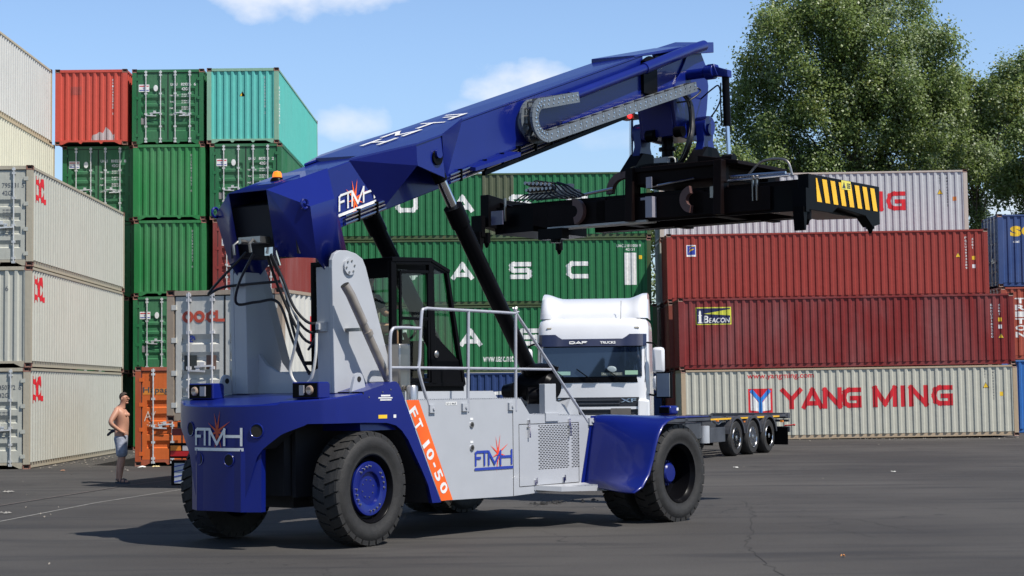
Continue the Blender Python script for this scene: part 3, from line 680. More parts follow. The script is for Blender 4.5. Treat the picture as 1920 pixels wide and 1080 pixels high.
# wheels
def wheel_parts(kind):
    Rr = .70; wd = .37
    prof = [(-.0, .42), (-.0, .47), (.02, .50), (.028, .56), (.020, .60), (0, .63), (-.015, .655), (-.05, .668), (-.185, .672), (-wd+.05, .668), (-wd+.015, .655), (-wd, .60), (-wd, .42)]
    ty = MB()
    ty.lathe([(-a, r) for a, r in prof], (0, 0, 0), 1, 64, close=True)
    n = 30
    for side in (0, 1):
        for k in range(n):
            t0 = 2*math.pi*(k+(.5 if side else 0))/n; dt = 2*math.pi/n*.40; sk = .11
            y0, y1 = (.006, wd/2+.01) if side == 0 else (wd/2-.01, wd-.006)
            def p(t, y, r):
                s = (abs(y-wd/2)/(wd/2)); tt = t+sk*(1-s)**1.0
                return (r*math.cos(tt), y, r*math.sin(tt))
            sh = (y0, y0+.045) if side == 0 else (y1-.045, y1)
            r0_, r1_ = .655, Rr
            ys = [y0, (y0+y1)/2, y1]
            for ya, yb in zip(ys, ys[1:]):
                ra = Rr-.012 if (side == 0 and ya == y0) else Rr; rb = Rr-.012 if (side == 1 and yb == y1) else Rr
                ty.hexa([p(t0-dt, ya, r0_), p(t0+dt, ya, r0_), p(t0+dt, yb, r0_), p(t0-dt, yb, r0_), p(t0-dt, ya, ra), p(t0+dt, ya, ra), p(t0+dt, yb, rb), p(t0-dt, yb, rb)])
            # shoulder lug running down the sidewall
            yy = y0 if side == 0 else y1; yo = yy-.018 if side == 0 else yy+.018
            q = lambda t, y, r: (r*math.cos(t+sk*0), y, r*math.sin(t+sk*0))
            ty.hexa([q(t0-dt, yy+.03 if side == 0 else yy-.03, .62), q(t0+dt, yy+.03 if side == 0 else yy-.03, .62), q(t0+dt, yo+.012 if side == 0 else yo-.012, .625), q(t0-dt, yo+.012 if side == 0 else yo-.012, .625), q(t0-dt, yy+.03 if side == 0 else yy-.03, Rr-.006), q(t0+dt, yy+.03 if side == 0 else yy-.03, Rr-.006), q(t0+dt, yy, Rr-.014), q(t0-dt, yy, Rr-.014)])
    parts = [('tyre', ty, RUB)]
    rim = MB()
    if kind == 'steer':
        rim.lathe([(.0, .425), (-.004, .41), (.006, .40), (.05, .385), (.09, .36), (.10, .30), (.10, .1), (.2, .1), (.3, .42)], (0, 0, 0), 1, 48, close=True); parts.append(('rim', rim, BLK))
        fl = MB(); fl.lathe([(.07, .33), (.035, .33), (.028, .325), (.028, .215), (.034, .205), (.10, .195), (.12, .19), (.12, .145), (.075, .14), (.068, .13), (.068, .0001)], (0, 0, 0), 1, 48)
        parts.append(('hub', fl, BLUE))
        bo = MB()
        for a in [x+o for x in (50, 140, 230, 320) for o in (-28, -14, 0, 14)]:
            bo.lathe([(.03, .012), (.012, .012), (.010, .0001)], (.27*math.cos(R(a+7)), 0, .27*math.sin(R(a+7))), 1, 8)
        for a in range(0, 360, 45): bo.lathe([(.07, .007), (.058, .007), (.056, .0001)], (.11*math.cos(R(a)), 0, .11*math.sin(R(a))), 1, 6)
        parts.append(('bolts', bo, STEEL))
    else:
        rim.lathe([(.0, .425), (-.006, .415), (.01, .405), (.04, .39), (.06, .372), (.20, .365), (.30, .35), (.315, .32), (.32, .2), (.40, .2), (.40, .43)], (0, 0, 0), 1, 48, close=True); parts.append(('rim', rim, BLK))
        fl = MB(); fl.lathe([(.34, .19), (.25, .19), (.235, .18), (.235, .15), (.17, .14), (.15, .12), (.148, .0001)], (0, 0, 0), 1, 32); parts.append(('hub', fl, BLUE))
        bo = MB()
        for k in range(16): a = 2*math.pi*k/16; bo.lathe([(.235, .014), (.205, .014), (.203, .0001)], (.165*math.cos(a), 0, .165*math.sin(a)), 1, 6)
        parts.append(('bolts', bo, BLUE))
    return parts
def wheel(u, v, kind, flip, cache={}, rz=0, inner=False):
    e = bpy.data.objects.new('wheel', None); C.objects.link(e); e.parent = rs
    e.location = (u, -v, .68 if kind == 'drive' else .70); e.rotation_euler = (0, R(random.uniform(0, 90)), (math.pi if flip else 0)+rz)
    e.empty_display_size = .2
    if kind not in cache:
        cache[kind] = [mb.build(n, m_, e, smooth=35) for n, mb, m_ in wheel_parts(kind)]
    else:
        for o in cache[kind]: c = o.copy(); C.objects.link(c); c.parent = e
    return e
wheel(-.03, 1.35, 'steer', False, rz=R(4)); wheel(-.03, -1.35, 'steer', True, rz=R(4))
wheel(5.30, 2.40, 'drive', False); wheel(5.30, 1.50, 'drive', True); wheel(5.30, -2.40, 'drive', True); wheel(5.30, -1.50, 'drive', False)

# counterweight
def cwline(v): return -1.30+.60*(min(abs(v), 1.3)/1.3)**2.4
outl = []
for i in range(0, 41):
    v = -1.3+2.6*i/40; outl.append((cwline(v), v))
outl = [(-.12, -1.33), (-.4, -1.32), (-.6, -1.315)]+outl[1:-1]+[(-.6, 1.315), (-.4, 1.32), (-.12, 1.33)]
def ztop(u): return 1.86+.10*(u+.15)-(.02 if u < -1.1 else 0)
def zbot(u, v):
    av = abs(v)
    if av < .38: return .46
    if av < .60: return .46+(av-.38)/.22*.70
    if av < .86: return 1.16+(av-.60)/.26*.22
    if av < 1.1: return 1.38+(av-.86)/.24*.11
    return 1.50
cw = K(); cwr = K(); ol2 = []
for a, b in zip(outl, outl[1:]):
    k = max(1, int(math.dist(a, b)/.035))
    for j in range(k): ol2.append((a[0]+(b[0]-a[0])*j/k, a[1]+(b[1]-a[1])*j/k))
ol2.append(outl[-1])
ch_ = .018
for (u0, v0), (u1, v1) in zip(ol2, ol2[1:]):
    s = lambda u, v, k: (u+k*.8*(1 if True else 0), v*(1-k/1.5))
    c0, c1 = s(u0, v0, ch_), s(u1, v1, ch_)
    cw.face([(u0, v0, zbot(u0, v0)), (u1, v1, zbot(u1, v1)), (u1, v1, ztop(u1)-ch_), (u0, v0, ztop(u0)-ch_)])
    cw.face([(u0, v0, ztop(u0)-ch_), (u1, v1, ztop(u1)-ch_), (*c1, ztop(u1)), (*c0, ztop(u0))])
    if abs(v0) >= .60:                                    # wheel-arch return
        w0 = v0*.74 if abs(v0) > .9 else v0*.80; w1 = v1*.74 if abs(v1) > .9 else v1*.80
        cwr.face([(u0+.01, v0*.99, zbot(u0, v0)), (u1+.01, v1*.99, zbot(u1, v1)), (min(-.1, u1+.35), w1, zbot(u1, v1)), (min(-.1, u0+.35), w0, zbot(u0, v0))])
inn = [(u+ch_*.8, v*(1-ch_/1.5), ztop(u)) for u, v in ol2]; cw.face(inn+[(-.12, 0, ztop(-.12))])
o = part(cw, 'counterweight', BLUE, smooth=30, merge=.002); part(cwr, 'arch_return_shade', DK, o, smooth=0, recalc=False)  # arch returns split off and coloured dark to stand in for shade
# lower block between the wheels with bevelled flanks
lb_ = K(); lb_.prism([(-1.286, -.38), (-1.286, .38), (-1.16, .60), (-1.06, .57), (-1.06, -.57), (-1.16, -.60)], .455, 1.20, ax=2); part(lb_, 'counterweight_foot', BLUE, smooth=0)
hl = K()
for v, z, r in ((.58, 1.42, .085), (-.55, 1.44, .085), (.19, 1.07, .075), (-.34, 1.08, .075)):
    u = cwline(v); n = Vector((-1, (cwline(v+.02)-cwline(v-.02))/.04, 0)).normalized(); p = Vector((u, v, z))
    hl.tube([p-n*.02, p+n*.006], r, 24)
part(hl, 'lifting_hole', DARK, o)
hr = K()
for v, z, r in ((.58, 1.42, .085), (-.55, 1.44, .085), (.19, 1.07, .075), (-.34, 1.08, .075)):
    u = cwline(v); n = Vector((-1, (cwline(v+.02)-cwline(v-.02))/.04, 0)).normalized(); p = Vector((u, v, z)); x = Vector((0, 0, 1)).cross(n)
    hr.tube([p+n*.004+r*(math.cos(t)*x+math.sin(t)*Vector((0, 0, 1))) for t in [2*math.pi*k/24 for k in range(25)]], .009, 6, cap=False)
part(hr, 'hole_rim', BLUE, o)
fn = lambda a, z: (cwline(a)-.006, a, z)
so_ = mput(star(F(), .0, 1.41, .26), 'star_emblem', mat('burnt_orange', (.50, .06, .012), .5), lambda a, z: (cwline(a)-.008, a, z), o, breaks=[-.6+.05*k for k in range(25)])
lg = mput(ftmh(F(), -.43, 1.18, .85, .27), 'maker_lettering', WHITE, lambda a, z: (cwline(a)-.014, a, z), o, breaks=[-.6+.05*k for k in range(25)])
cwt = o
# deck and lamps
dk = K(); dk.hexa([(-.12, -1.25, 1.40), (.55, -1.25, 1.40), (.55, 1.25, 1.40), (-.12, 1.25, 1.40), (-.12, -1.30, 1.862), (.46, -1.30, 1.90), (.46, 1.18, 1.90), (-.12, 1.18, 1.862)])
part(dk, 'rear_deck', BLUE, smooth=0)
for v0 in (-.84, .98):
    h = K(); h.prism([(-.80, 1.80), (-.60, 1.80), (-.60, 1.98), (-.63, 2.0), (-.80, 2.0)], v0-.22, v0+.22); lh = part(h, 'work_lamp', BLUE, bevel=.015, smooth=0)
    g_ = K(); g_.box(-.815, -.795, v0-.195, v0+.195, 1.815, 1.985); part(g_, 'lamp_recess', BLK, lh, smooth=0)
    rr = K(); rr.lathe([(-.83, .0001), (-.84, .04), (-.83, .055), (-.81, .06)], (0, v0+(.09 if v0 > 0 else -.09), 1.90), 0, 20); part(rr, 'round_lamp', mat('lamp_lens', (.45, .33, .25), .15, .3), lh)
    rr = K(); rr.box(-.835, -.81, v0-.07 if v0 > 0 else v0+.02, v0-.0 if v0 > 0 else v0+.11, 1.84, 1.96) ; part(rr, 'square_lamp', mat('lamp_lens_grey', (.30, .30, .34), .2, .2), lh, smooth=0)
def lug(u, v, mm):
    l = K(); prof_ = [(u-.14, 1.86), (u+.14, 1.86), (u+.09, 2.02)]+[(u+.08*math.cos(t), 2.03+.08*math.sin(t)) for t in [math.pi*k/8 for k in range(1, 8)]]+[(u-.09, 2.02)]
    l.prism(prof_, v-.02, v+.02); q = part(l, 'lifting_lug', mm, smooth=0)
    h = K(); h.tube([(u, v-.024, 2.03), (u, v+.024, 2.03)], .035, 16); part(h, 'lug_hole', DARK, q)
lug(.0, 1.1, LG); lug(-.28, -.93, LG)
# near side fender panel (blue)
arch = [(-.15, 1.50), (.28, 1.49), (.45, 1.455), (.56, 1.39), (.68, 1.27), (.80, 1.09), (.95, .87), (1.06, .69), (1.14, .46)]
def fender(v, s):
    poly = arch+[(1.31, .46), (.53, 1.93), (.50, 1.97), (.46, 1.995), (.41, 2.0), (-.15, 1.875)]
    f = K(); f.prism(poly, v-.05*s, v+.01*s); return part(f, 'fender_panel', BLUE, smooth=0)
fp = fender(1.315, 1); fender(-1.315, -1)
aw = K()
for (u0, z0), (u1, z1) in zip(arch, arch[1:]): aw.face([(u0, 1.30, z0), (u1, 1.30, z1), (u1, .62, z1), (u0, .62, z0)]); aw.face([(u0, -1.30, z0), (u1, -1.30, z1), (u1, -.62, z1), (u0, -.62, z0)])
aw.box(-.6, 1.2, -.62, -.56, .6, 1.5); aw.box(-.6, 1.2, .56, .62, .6, 1.5)  # dark inner walls added for the shade in the wheel wells
part(aw, 'wheel_arch', DK, smooth=0, recalc=False)
ft = K(); ft.face([(-.15, 1.315, 1.876), (.41, 1.315, 2.0), (.41, .9, 2.0), (-.15, .9, 1.876)]); ft.face([(.41, 1.315, 2.0), (.5, 1.315, 1.97), (.5, .9, 1.97), (.41, .9, 2.0)])
ft.face([(-.15, .9, 1.876), (.41, .9, 2.0), (.5, .9, 1.9), (-.15, .9, 1.86)]); part(ft, 'fender_top', BLUE, smooth=0, recalc=False)
mput(F().word('ACHTUNG', .18, 1.775, .2, .03, .02).word('STANDORT PRUEFEN', .12, 1.735, .32, .025, .01).word('VOR DEM START', .15, 1.70, .27, .025, .01), 'warning_lettering', WHITE, lambda a, z: (a, 1.328, z), fp) if False else None
mput(F().rect(.17, .34, 1.815, 1.835).rect(.12, .38, 1.79, 1.805).rect(.15, .36, 1.765, 1.78), 'small_print', WHITE, lambda a, z: (a, 1.328, z), fp)
mput(F().rect(.12, .28, 1.545, 1.59), 'yellow_sticker', YEL, lambda a, z: (a, 1.328, z), fp); mput(F().rect(.40, .45, 1.55, 1.59), 'white_sticker', WHITE, lambda a, z: (a, 1.328, z), fp)
h = K(); h.box(-.158, -.142, 1.318, 1.328, 1.50, 1.87); part(h, 'panel_seam', DARK, fp, smooth=0)
h = K()
for (u_, z_) in ((-.05, 1.84), (.2, 1.9), (.35, 1.93)): h.tube([(u_, 1.32, z_-.03), (u_, 1.332, z_-.03)], .010, 8)
part(h, 'bolts', STEEL, fp)
# light grey side body
sb = K(); poly = [(.615, 1.765), (3.03, 1.76), (3.23, 1.55), (4.70, 1.50), (4.48, .50), (2.84, .455), (1.325, .475)]
sb.prism(poly, 1.265, 1.31); side_b = part(sb, 'side_panel', LG, smooth=0, bevel=.004)
sf = K(); sf.prism(poly, -1.31, -1.265); part(sf, 'side_panel', LG, smooth=0)
dkk = K(); dkk.box(.62, 3.02, -1.265, 1.265, 1.70, 1.745); dkk.hexa([(3.02, -1.265, 1.46), (4.68, -1.265, 1.44), (4.68, 1.265, 1.44), (3.02, 1.265, 1.46), (3.02, -1.265, 1.535), (4.68, -1.265, 1.49), (4.68, 1.265, 1.49), (3.02, 1.265, 1.535)])
dkk.box(3.0, 3.03, -1.26, 1.26, 1.5, 1.70)
dkk.prism([(.60, 1.74), (2.95, 1.74), (2.82, 1.87), (.60, 1.875)], .95, 1.0)
part(dkk, 'deck', LG, smooth=0)
sm_ = K(); sm_.box(2.845, 2.855, 1.306, 1.3125, .46, 1.62); part(sm_, 'panel_seam', DARK, side_b, smooth=0)
for k_ in range(28):
    pass
ed = K()
for k_ in range(60): u = .72+k_*.038; ed.box(u, u+.02, 1.29, 1.312, 1.762, 1.775)
for k_ in range(34): u = 3.3+k_*.038; ed.box(u, u+.02, 1.29, 1.312, 1.545-.0345*(u-3.23), 1.560-.0345*(u-3.23))
part(ed, 'deck_edge', LG, side_b, smooth=0)
mput(F().poly([(.66, 1.765), (.90, 1.765), (1.56, .478), (1.33, .476)]), 'orange_stripe', ORANGE, lambda a, z: (a, 1.313, z), side_b)
def stripe_text():
    f_ = F(); p0 = Vector((.76, 1.66)); p1 = Vector((1.44, .53)); L_ = (p1-p0).length; d = (p1-p0)/L_; n = Vector((-d.y, d.x))
    g = F(); x = 0
    for chn, wd in (('F', .115), ('T', .115), (' ', .08), ('1', .05), ('0', .13), ('-', .06), ('5', .125), ('0', .13)):
        if chn != ' ':
            g.word(chn, x, .0 if chn != '-' else .055, wd, .145 if chn != '-' else .03, .03)
        x += wd+.05
    k = L_/x
    for q in g.v: pass
    f_.v = [tuple(p0+d*(a*k)+n*(b-.07)) for a, b in g.v]; f_.f = g.f
    mput(f_, 'model_lettering', WHITE, lambda a, z: (a, 1.316, z), side_b)
stripe_text()
mput(star(F(), 2.52, 1.04, .26, .028), 'star_emblem', mat('orange_red', (.75, .06, .02), .5), lambda a, z: (a, 1.314, z), side_b)
mput(ftmh(F(), 2.01, .83, .83, .25), 'maker_lettering', BLUEL, lambda a, z: (a, 1.318, z), side_b)
mput(F().rect(1.43, 1.66, 1.69, 1.735), 'white_sticker', WHITE, lambda a, z: (a, 1.313, z), side_b); mput(F().word('LE 12 R6LE', 1.45, 1.70, .19, .025, .02), 'small_print', BLACKL, lambda a, z: (a, 1.315, z), side_b)
# hatch, louvre, latches
ht = K(); a_, b_, c_, d_ = 2.98, 4.38, .57, 1.41
for p in ((a_, b_, d_, d_+.008), (a_, b_, c_, c_+.008), (a_, a_+.008, c_, d_), (b_-.008, b_, c_, d_)): ht.box(p[0], p[1], 1.306, 1.3125, p[2], p[3])
part(ht, 'hatch_seam', DARK, side_b, smooth=0)
sl = K()
for r_ in range(25):
    z = .79+r_*.0245
    for c_ in range(14):
        if c_ in (10,): continue
        u = 3.42+c_*.071+(.035 if r_ % 2 else 0)
        if u > 4.36: continue
        sl.box(u, u+.045, 1.306, 1.3125, z, z+.011)
part(sl, 'louvre', DARK, side_b, smooth=0)
for u, z in ((3.19, 1.38), (4.14, 1.38), (3.33, .60), (3.99, .61)):
    lt = K()
    if z > 1: lt.box(u-.02, u+.02, 1.31, 1.335, z-.01, z+.09); lt.box(u-.012, u+.012, 1.31, 1.35, z-.15, z-.01); lt.box(u-.035, u+.035, 1.31, 1.325, z-.02, z+.0)
    else: lt.box(u-.02, u+.02, 1.31, 1.33, z-.02, z+.05); lt.box(u-.006, u+.006, 1.31, 1.33, z-.1, z-.02); lt.box(u+.03, u+.045, 1.31, 1.33, z, z+.08)
    part(lt, 'latch', CHROME, side_b, smooth=0)
for z in (1.43, 1.13):
    lt = K(); lt.tube([(1.96, 1.30, z), (1.96, 1.325, z)], .04, 16); q = part(lt, 'lock', CHROME, side_b); h = K(); h.tube([(1.96, 1.32, z), (1.96, 1.328, z)], .022, 12); part(h, 'keyhole', DARK, side_b)
    h = K(); h.box(1.93, 1.99, 1.31, 1.314, z+.06, z+.09); part(h, 'white_sticker', WHITE, side_b, smooth=0)
# step
st = K(); st.hexa([(3.30, 1.30, .515), (5.0, 1.30, .50), (4.85, 1.62, .44), (3.55, 1.60, .49), (3.30, 1.30, .575), (5.0, 1.30, .565), (4.85, 1.62, .505), (3.55, 1.60, .555)])
for k_ in range(26): u = 4.0+k_*.033; st.box(u, u+.018, 1.45, 1.60, .52, .545)
part(st, 'step', LG, smooth=0)
# front mudguard: flares out from the body and over the back of the wheel
def guard(sg):
    g = K(); cols = []
    inner = [(4.48, .50), (4.51, .62), (4.545, .76), (4.59, .95), (4.635, 1.12), (4.675, 1.28), (4.705, 1.40), (4.72, 1.46), (4.80, 1.495), (5.0, 1.505)]
    outer = [(3.99, .47), (4.20, .54), (4.37, .70), (4.47, .90), (4.54, 1.08), (4.63, 1.24), (4.74, 1.36), (4.88, 1.43), (5.1, 1.468), (5.45, 1.47)]
    for i in range(21):
        t = i/20; e = t*t*(3-2*t); cols.append([(a+(c-a)*e, (1.31+t*1.19)*sg, b+(d-b)*e) for (a, b), (c, d) in zip(inner, outer)])
    for a, b in zip(cols, cols[1:]):
        for j in range(9): g.face([a[j], b[j], b[j+1], a[j+1]])
    top = [c[-1] for c in cols]
    for a, b in zip(top, top[1:]): g.face([a, b, (5.95, b[1], 1.47), (5.95, a[1], 1.47)])
    o = part(g, 'mudguard', BLUE, smooth=50, merge=.002)
    s = o.modifiers.new('thick', 'SOLIDIFY'); s.thickness = .02; s.offset = 0
    return o
gd = guard(1); guard(-1)
rb = K(); rb.hexa([(4.60, 1.36, 1.20), (4.62, 1.36, 1.36), (4.58, 1.36, 1.36), (4.56, 1.36, 1.20), (4.60, 2.1, 1.285), (4.62, 2.1, 1.29), (4.58, 2.1, 1.29), (4.56, 2.1, 1.285)]); 
tr_ = K(); tr_.prism([(4.40, .50), (4.50, .50), (4.78, 1.50), (4.68, 1.50)], 1.305, 1.325); part(tr_, 'guard_flange', BLUE, smooth=0)
# fender lamp and mirror
fl_ = K(); fl_.box(5.62, 5.84, 1.86, 2.06, 1.50, 1.63); q = part(fl_, 'front_lamp', BLUE, bevel=.03)
h = K(); h.box(5.60, 5.625, 1.88, 2.04, 1.52, 1.61); part(h, 'lamp_back', BLK, q, smooth=0)
h = K(); h.box(5.78, 5.83, 2.055, 2.065, 1.56, 1.60); part(h, 'white_sticker', WHITE, q, smooth=0)
mr = K(); mr.tube([(5.68, 1.92, 1.62), (5.68, 1.92, 1.80)], .014, 8); mr.box(5.66, 5.71, 1.79, 2.05, 1.74, 2.12); q = part(mr, 'mirror', BLK, bevel=.02)
h = K(); h.box(5.650, 5.661, 1.81, 2.03, 1.76, 2.10); part(h, 'mirror_glass', mat('mirror_painted_reflection', (.30, .33, .35), .08, 0, coat=1), q, smooth=0)  # reflection painted as an even grey-blue base colour
# railing
rl = K(); rr_ = .021
rl.tube(curve([(1.13, 1.30, 1.64), (.93, 1.30, 2.10), (.94, 1.30, 2.3), (.98, 1.30, 2.84), (1.06, 1.30, 2.92), (1.3, 1.30, 2.925), (2.92, 1.30, 2.915), (3.0, 1.30, 2.88), (4.63, 1.30, 1.40)], 4), rr_, 10)
rl.tube([(1.93, 1.30, 2.92), (1.90, 1.30, 1.60)], rr_, 10); rl.tube([(2.95, 1.30, 2.91), (2.93, 1.30, 1.60)], rr_, 10); rl.tube([(.40, 1.28, 2.17), (.93, 1.30, 2.17), (3.75, 1.30, 2.16)], rr_*.9, 10)
rl.tube(curve([(.40, 1.28, 1.95), (.40, 1.28, 2.5), (.44, 1.28, 2.64), (.55, 1.28, 2.67), (.96, 1.30, 2.67)], 4), rr_, 10)
part(rl, 'railing', mat('railing_grey', (.40, .41, .45), .35, .2))
for u, z in ((1.14, 1.65), (1.80, 1.66), (2.79, 1.66), (4.66, 1.42)):
    c_ = K(); c_.box(u-.05, u+.07, 1.31, 1.34, z-.05, z+.05); c_.tube([(u+.02, 1.34, z), (u+.02, 1.355, z)], .02, 8); part(c_, 'rail_bracket', LG, smooth=0)
# mast towers
prof_t = [(-.20, 1.86), (-.24, 3.40), (-.235, 3.50), (-.19, 3.58), (-.10, 3.625), (.04, 3.63), (.20, 3.60), (.32, 3.54), (.38, 3.44), (.96, 1.86)]
for sg in (1, -1):
    t_ = K(); t_.prism(prof_t, sg*.84, sg*.90); tw = part(t_, 'mast_plate', LG, smooth=0, bevel=.008)
    b_ = K(); b_.prism([(-.20, 1.86), (-.235, 3.42), (.02, 3.42), (.14, 3.09), (.29, 2.68), (.43, 2.27), (.60, 2.1), (.66, 1.86)], sg*.62, sg*.84); part(b_, 'mast_column', LG, smooth=0, bevel=.01)
    p_ = K(); p_.prism([(-.235, 3.40), (-.19, 3.60), (.04, 3.645), (.30, 3.56), (.37, 3.4), (.30, 3.0), (.20, 2.6), (.14, 2.62), (.06, 2.9), (-.10, 2.75), (-.17, 2.60), (-.20, 2.7)], sg*.90, sg*.915) if False else None
    pn = K(); pn.tube([(.06, sg*.88, 3.43), (.06, sg*.93, 3.43)], .105, 24); q = part(pn, 'pivot_cap', LG, tw)
    bl = K()
    for k_ in range(6): a = k_*math.pi/3+.2; bl.tube([(.06+.075*math.cos(a), sg*.925, 3.43+.075*math.sin(a)), (.06+.075*math.cos(a), sg*.942, 3.43+.075*math.sin(a))], .013, 6)
    part(bl, 'bolts', STEEL, tw)
cb = K(); pr_ = [(-.20, .62), (-.20, .62)]
cbp = [(-.62, 1.86), (.62, 1.86), (.62, 2.34), (.50, 2.20), (.30, 2.12), (.0, 2.10), (-.30, 2.14), (-.50, 2.24), (-.62, 2.38)]
cb.prism([(v, z) for v, z in cbp], .0, .06, ax=0); cb.prism([(-.62, 1.86), (.62, 1.86), (.62, 2.14), (-.62, 2.14)], .06, .5, ax=0); part(cb, 'cross_plate', LG, smooth=0)
bp_ = K(); bp_.box(.22, .40, .36, .44, 2.0, 3.45); bp_.box(.15, .35, .05, .36, 2.22, 2.27); part(bp_, 'valve_plate', BLKR, smooth=0)
jb = K(); jb.box(-.26, -.21, .64, .80, 2.62, 2.74); jb.box(-.29, -.23, .66, .72, 2.64, 2.72); part(jb, 'junction_box', mat('box_grey', (.40, .41, .42), .5), smooth=0, bevel=.006)
# exhaust
exh = K(); exh.tube([(-.25, 1.12, 3.18), (-.16, 1.14, 3.05), (.05, 1.15, 2.72)], [.058, .058, .056], 18, cap=False); exh.tube([(-.20, 1.13, 3.11), (.55, 1.15, 1.95)], .054, 18); exh.tube([(.12, 1.15, 2.62), (.15, 1.15, 2.57)], .062, 18)
ex_ = part(exh, 'exhaust_pipe', EXH); h = K(); h.tube([(-.252, 1.12, 3.183), (-.225, 1.124, 3.145)], .053, 18); part(h, 'exhaust_mouth', DARK, ex_)
h = K(); h.box(-.02, .06, .90, 1.14, 2.62, 2.66); part(h, 'exhaust_clamp', STEEL, ex_, smooth=0)
tk = K(); tk.box(.78, 1.0, .85, 1.1, 1.88, 2.48); part(tk, 'steel_tank', STEEL, bevel=.02)
fc = K(); fc.lathe([(1.74, .0001), (1.74, .075), (1.93, .075), (1.95, .06), (1.95, .0001)], (.93, 1.18, 0), 2, 20); part(fc, 'filler_cap', mat('galv', (.5, .5, .5), .35, .8))

# boom: outer section, hood at the root, widened top plate over the cylinder heads
sl_ = .3417
def zt(u): return 4.63+sl_*u
def zb(u): return 3.815+sl_*u*.99
bm_ = K(); bw = .40
U0, U1 = .10, 7.62
bm_.hexa([(U0, -bw, zb(U0)), (U1, -bw, zb(U1)+.0), (U1, bw, zb(U1)+.0), (U0, bw, zb(U0)), (U0, -bw, zt(U0)), (U1-.05, -bw, zt(U1-.05)), (U1-.05, bw, zt(U1-.05)), (U0, bw, zt(U0))])
boom = part(bm_, 'boom', BLUE, smooth=0, bevel=.012)
# raised top cover
tp = K(); tp.face([(.9, -.45, zt(.9)+.075), (7.5, -.42, zt(7.5)+.03), (7.5, .42, zt(7.5)+.03), (.9, .45, zt(.9)+.045)]) if False else None
tp.hexa([(.85, -.41, zt(.85)), (7.55, -.41, zt(7.55)), (7.55, .41, zt(7.55)), (.85, .41, zt(.85)), (.85, -.41, zt(.85)+.055), (7.55, -.41, zt(7.55)+.03), (7.55, .41, zt(7.55)+.03), (.85, .41, zt(.85)+.02)])
part(tp, 'boom_cover', BLUE, boom, smooth=0)
# wings
def wing(s):
    g = K(); T = lambda u, v, d=0: (u, s*v, zt(u)+d)
    a0, a1, a2, a3 = T(.62, .40, .012), T(1.42, .86, -.02), T(1.95, .86, -.02), T(2.95, .40, .012)
    A0, A1, A2, A3 = [(p[0], p[1], p[2]+.025) for p in (a0, a1, a2, a3)]
    g.hexa([a0, a1, a2, a3, A0, A1, A2, A3])
    b0 = (1.25, s*.40, zb(1.25)+.02); b1 = (1.46, s*.84, 4.83); b2 = (2.02, s*.84, 4.72); b3 = (2.55, s*.40, zb(2.55)+.01)
    g.face([a0, a1, b1, b0]); g.face([a2, a3, b3, b2]); 
    g.hexa([(a1[0], s*.82, a1[2]), (a2[0], s*.82, a2[2]), (b2[0], s*.82, b2[2]), (b1[0], s*.82, b1[2]), (a1[0], s*.845, a1[2]), (a2[0], s*.845, a2[2]), (b2[0], s*.845, b2[2]), (b1[0], s*.845, b1[2])])
    o = part(g, 'cylinder_bracket', BLUE, boom, smooth=0, recalc=False); return o
wing(1); wing(-1)
# hood at the boom root
R1 = [(-.80, s*.33, 4.36) for s in (1, -1)]; R4 = [(-.62, s*.32, 3.55) for s in (1, -1)]; R2 = [(-.55, s*.83, 4.14) for s in (1, -1)]; R3 = [(-.37, s*.76, 3.52) for s in (1, -1)]
B1 = [(.10, s*.62, 4.30) for s in (1, -1)]; B2 = [(.32, s*.62, 3.66) for s in (1, -1)]; B3 = [(.12, s*.72, 3.40) for s in (1, -1)]; T1 = [(.20, s*.41, zt(.2)+.01) for s in (1, -1)]; T2 = [(.28, s*.41, 4.28) for s in (1, -1)]; E1 = [(-.18, s*.77, 3.33) for s in (1, -1)]
hd = K()
for k_ in (0, 1):
    hd.face([R1[k_], R2[k_], R3[k_], R4[k_]])
    hd.face([R2[k_], B1[k_], B2[k_], B3[k_], E1[k_], R3[k_]])
    hd.face([R1[k_], T1[k_], B1[k_], R2[k_]]); hd.face([T1[k_], T2[k_], B1[k_]])
    hd.face([B1[k_], T2[k_], (.42, (1, -1)[k_]*.405, 3.95), B2[k_]])
hd.face([R1[0], R1[1], T1[1], T1[0]])
hood = part(hd, 'boom_hood', BLUE, boom, smooth=28, merge=.002); s_m = hood.modifiers.new('thick', 'SOLIDIFY'); s_m.thickness = .012; s_m.offset = 0
ins = K(); ins.hexa([(-.50, -.6, 3.58), (-.05, -.6, 3.58), (-.05, .6, 3.58), (-.50, .6, 3.58), (-.62, -.5, 4.2), (-.05, -.5, 4.35), (-.05, .5, 4.35), (-.62, .5, 4.2)]); part(ins, 'hood_interior', DK, boom, smooth=0)
vb = K(); vb.box(-.80, -.62, -.16, .22, 3.72, 3.80); vb.tube([(-.80, -.05, 3.74), (-.88, -.05, 3.74)], .03, 8); vb.tube([(-.8, .1, 3.76), (-.88, .12, 3.70), (-.86, .12, 3.60)], .02, 8); vb.tube([(-.8, -.14, 3.76), (-.88, -.16, 3.70), (-.86, -.16, 3.58)], .02, 8); part(vb, 'valve_block', STEEL, boom)
for s in (1, -1):
    h = K(); h.tube([(-.60+.055*math.cos(t), s*.785, 4.17+.06*math.sin(t)) for t in [2*math.pi*k/14 for k in range(15)]], .018, 6, cap=False); part(h, 'lifting_eye', BLUE, boom)
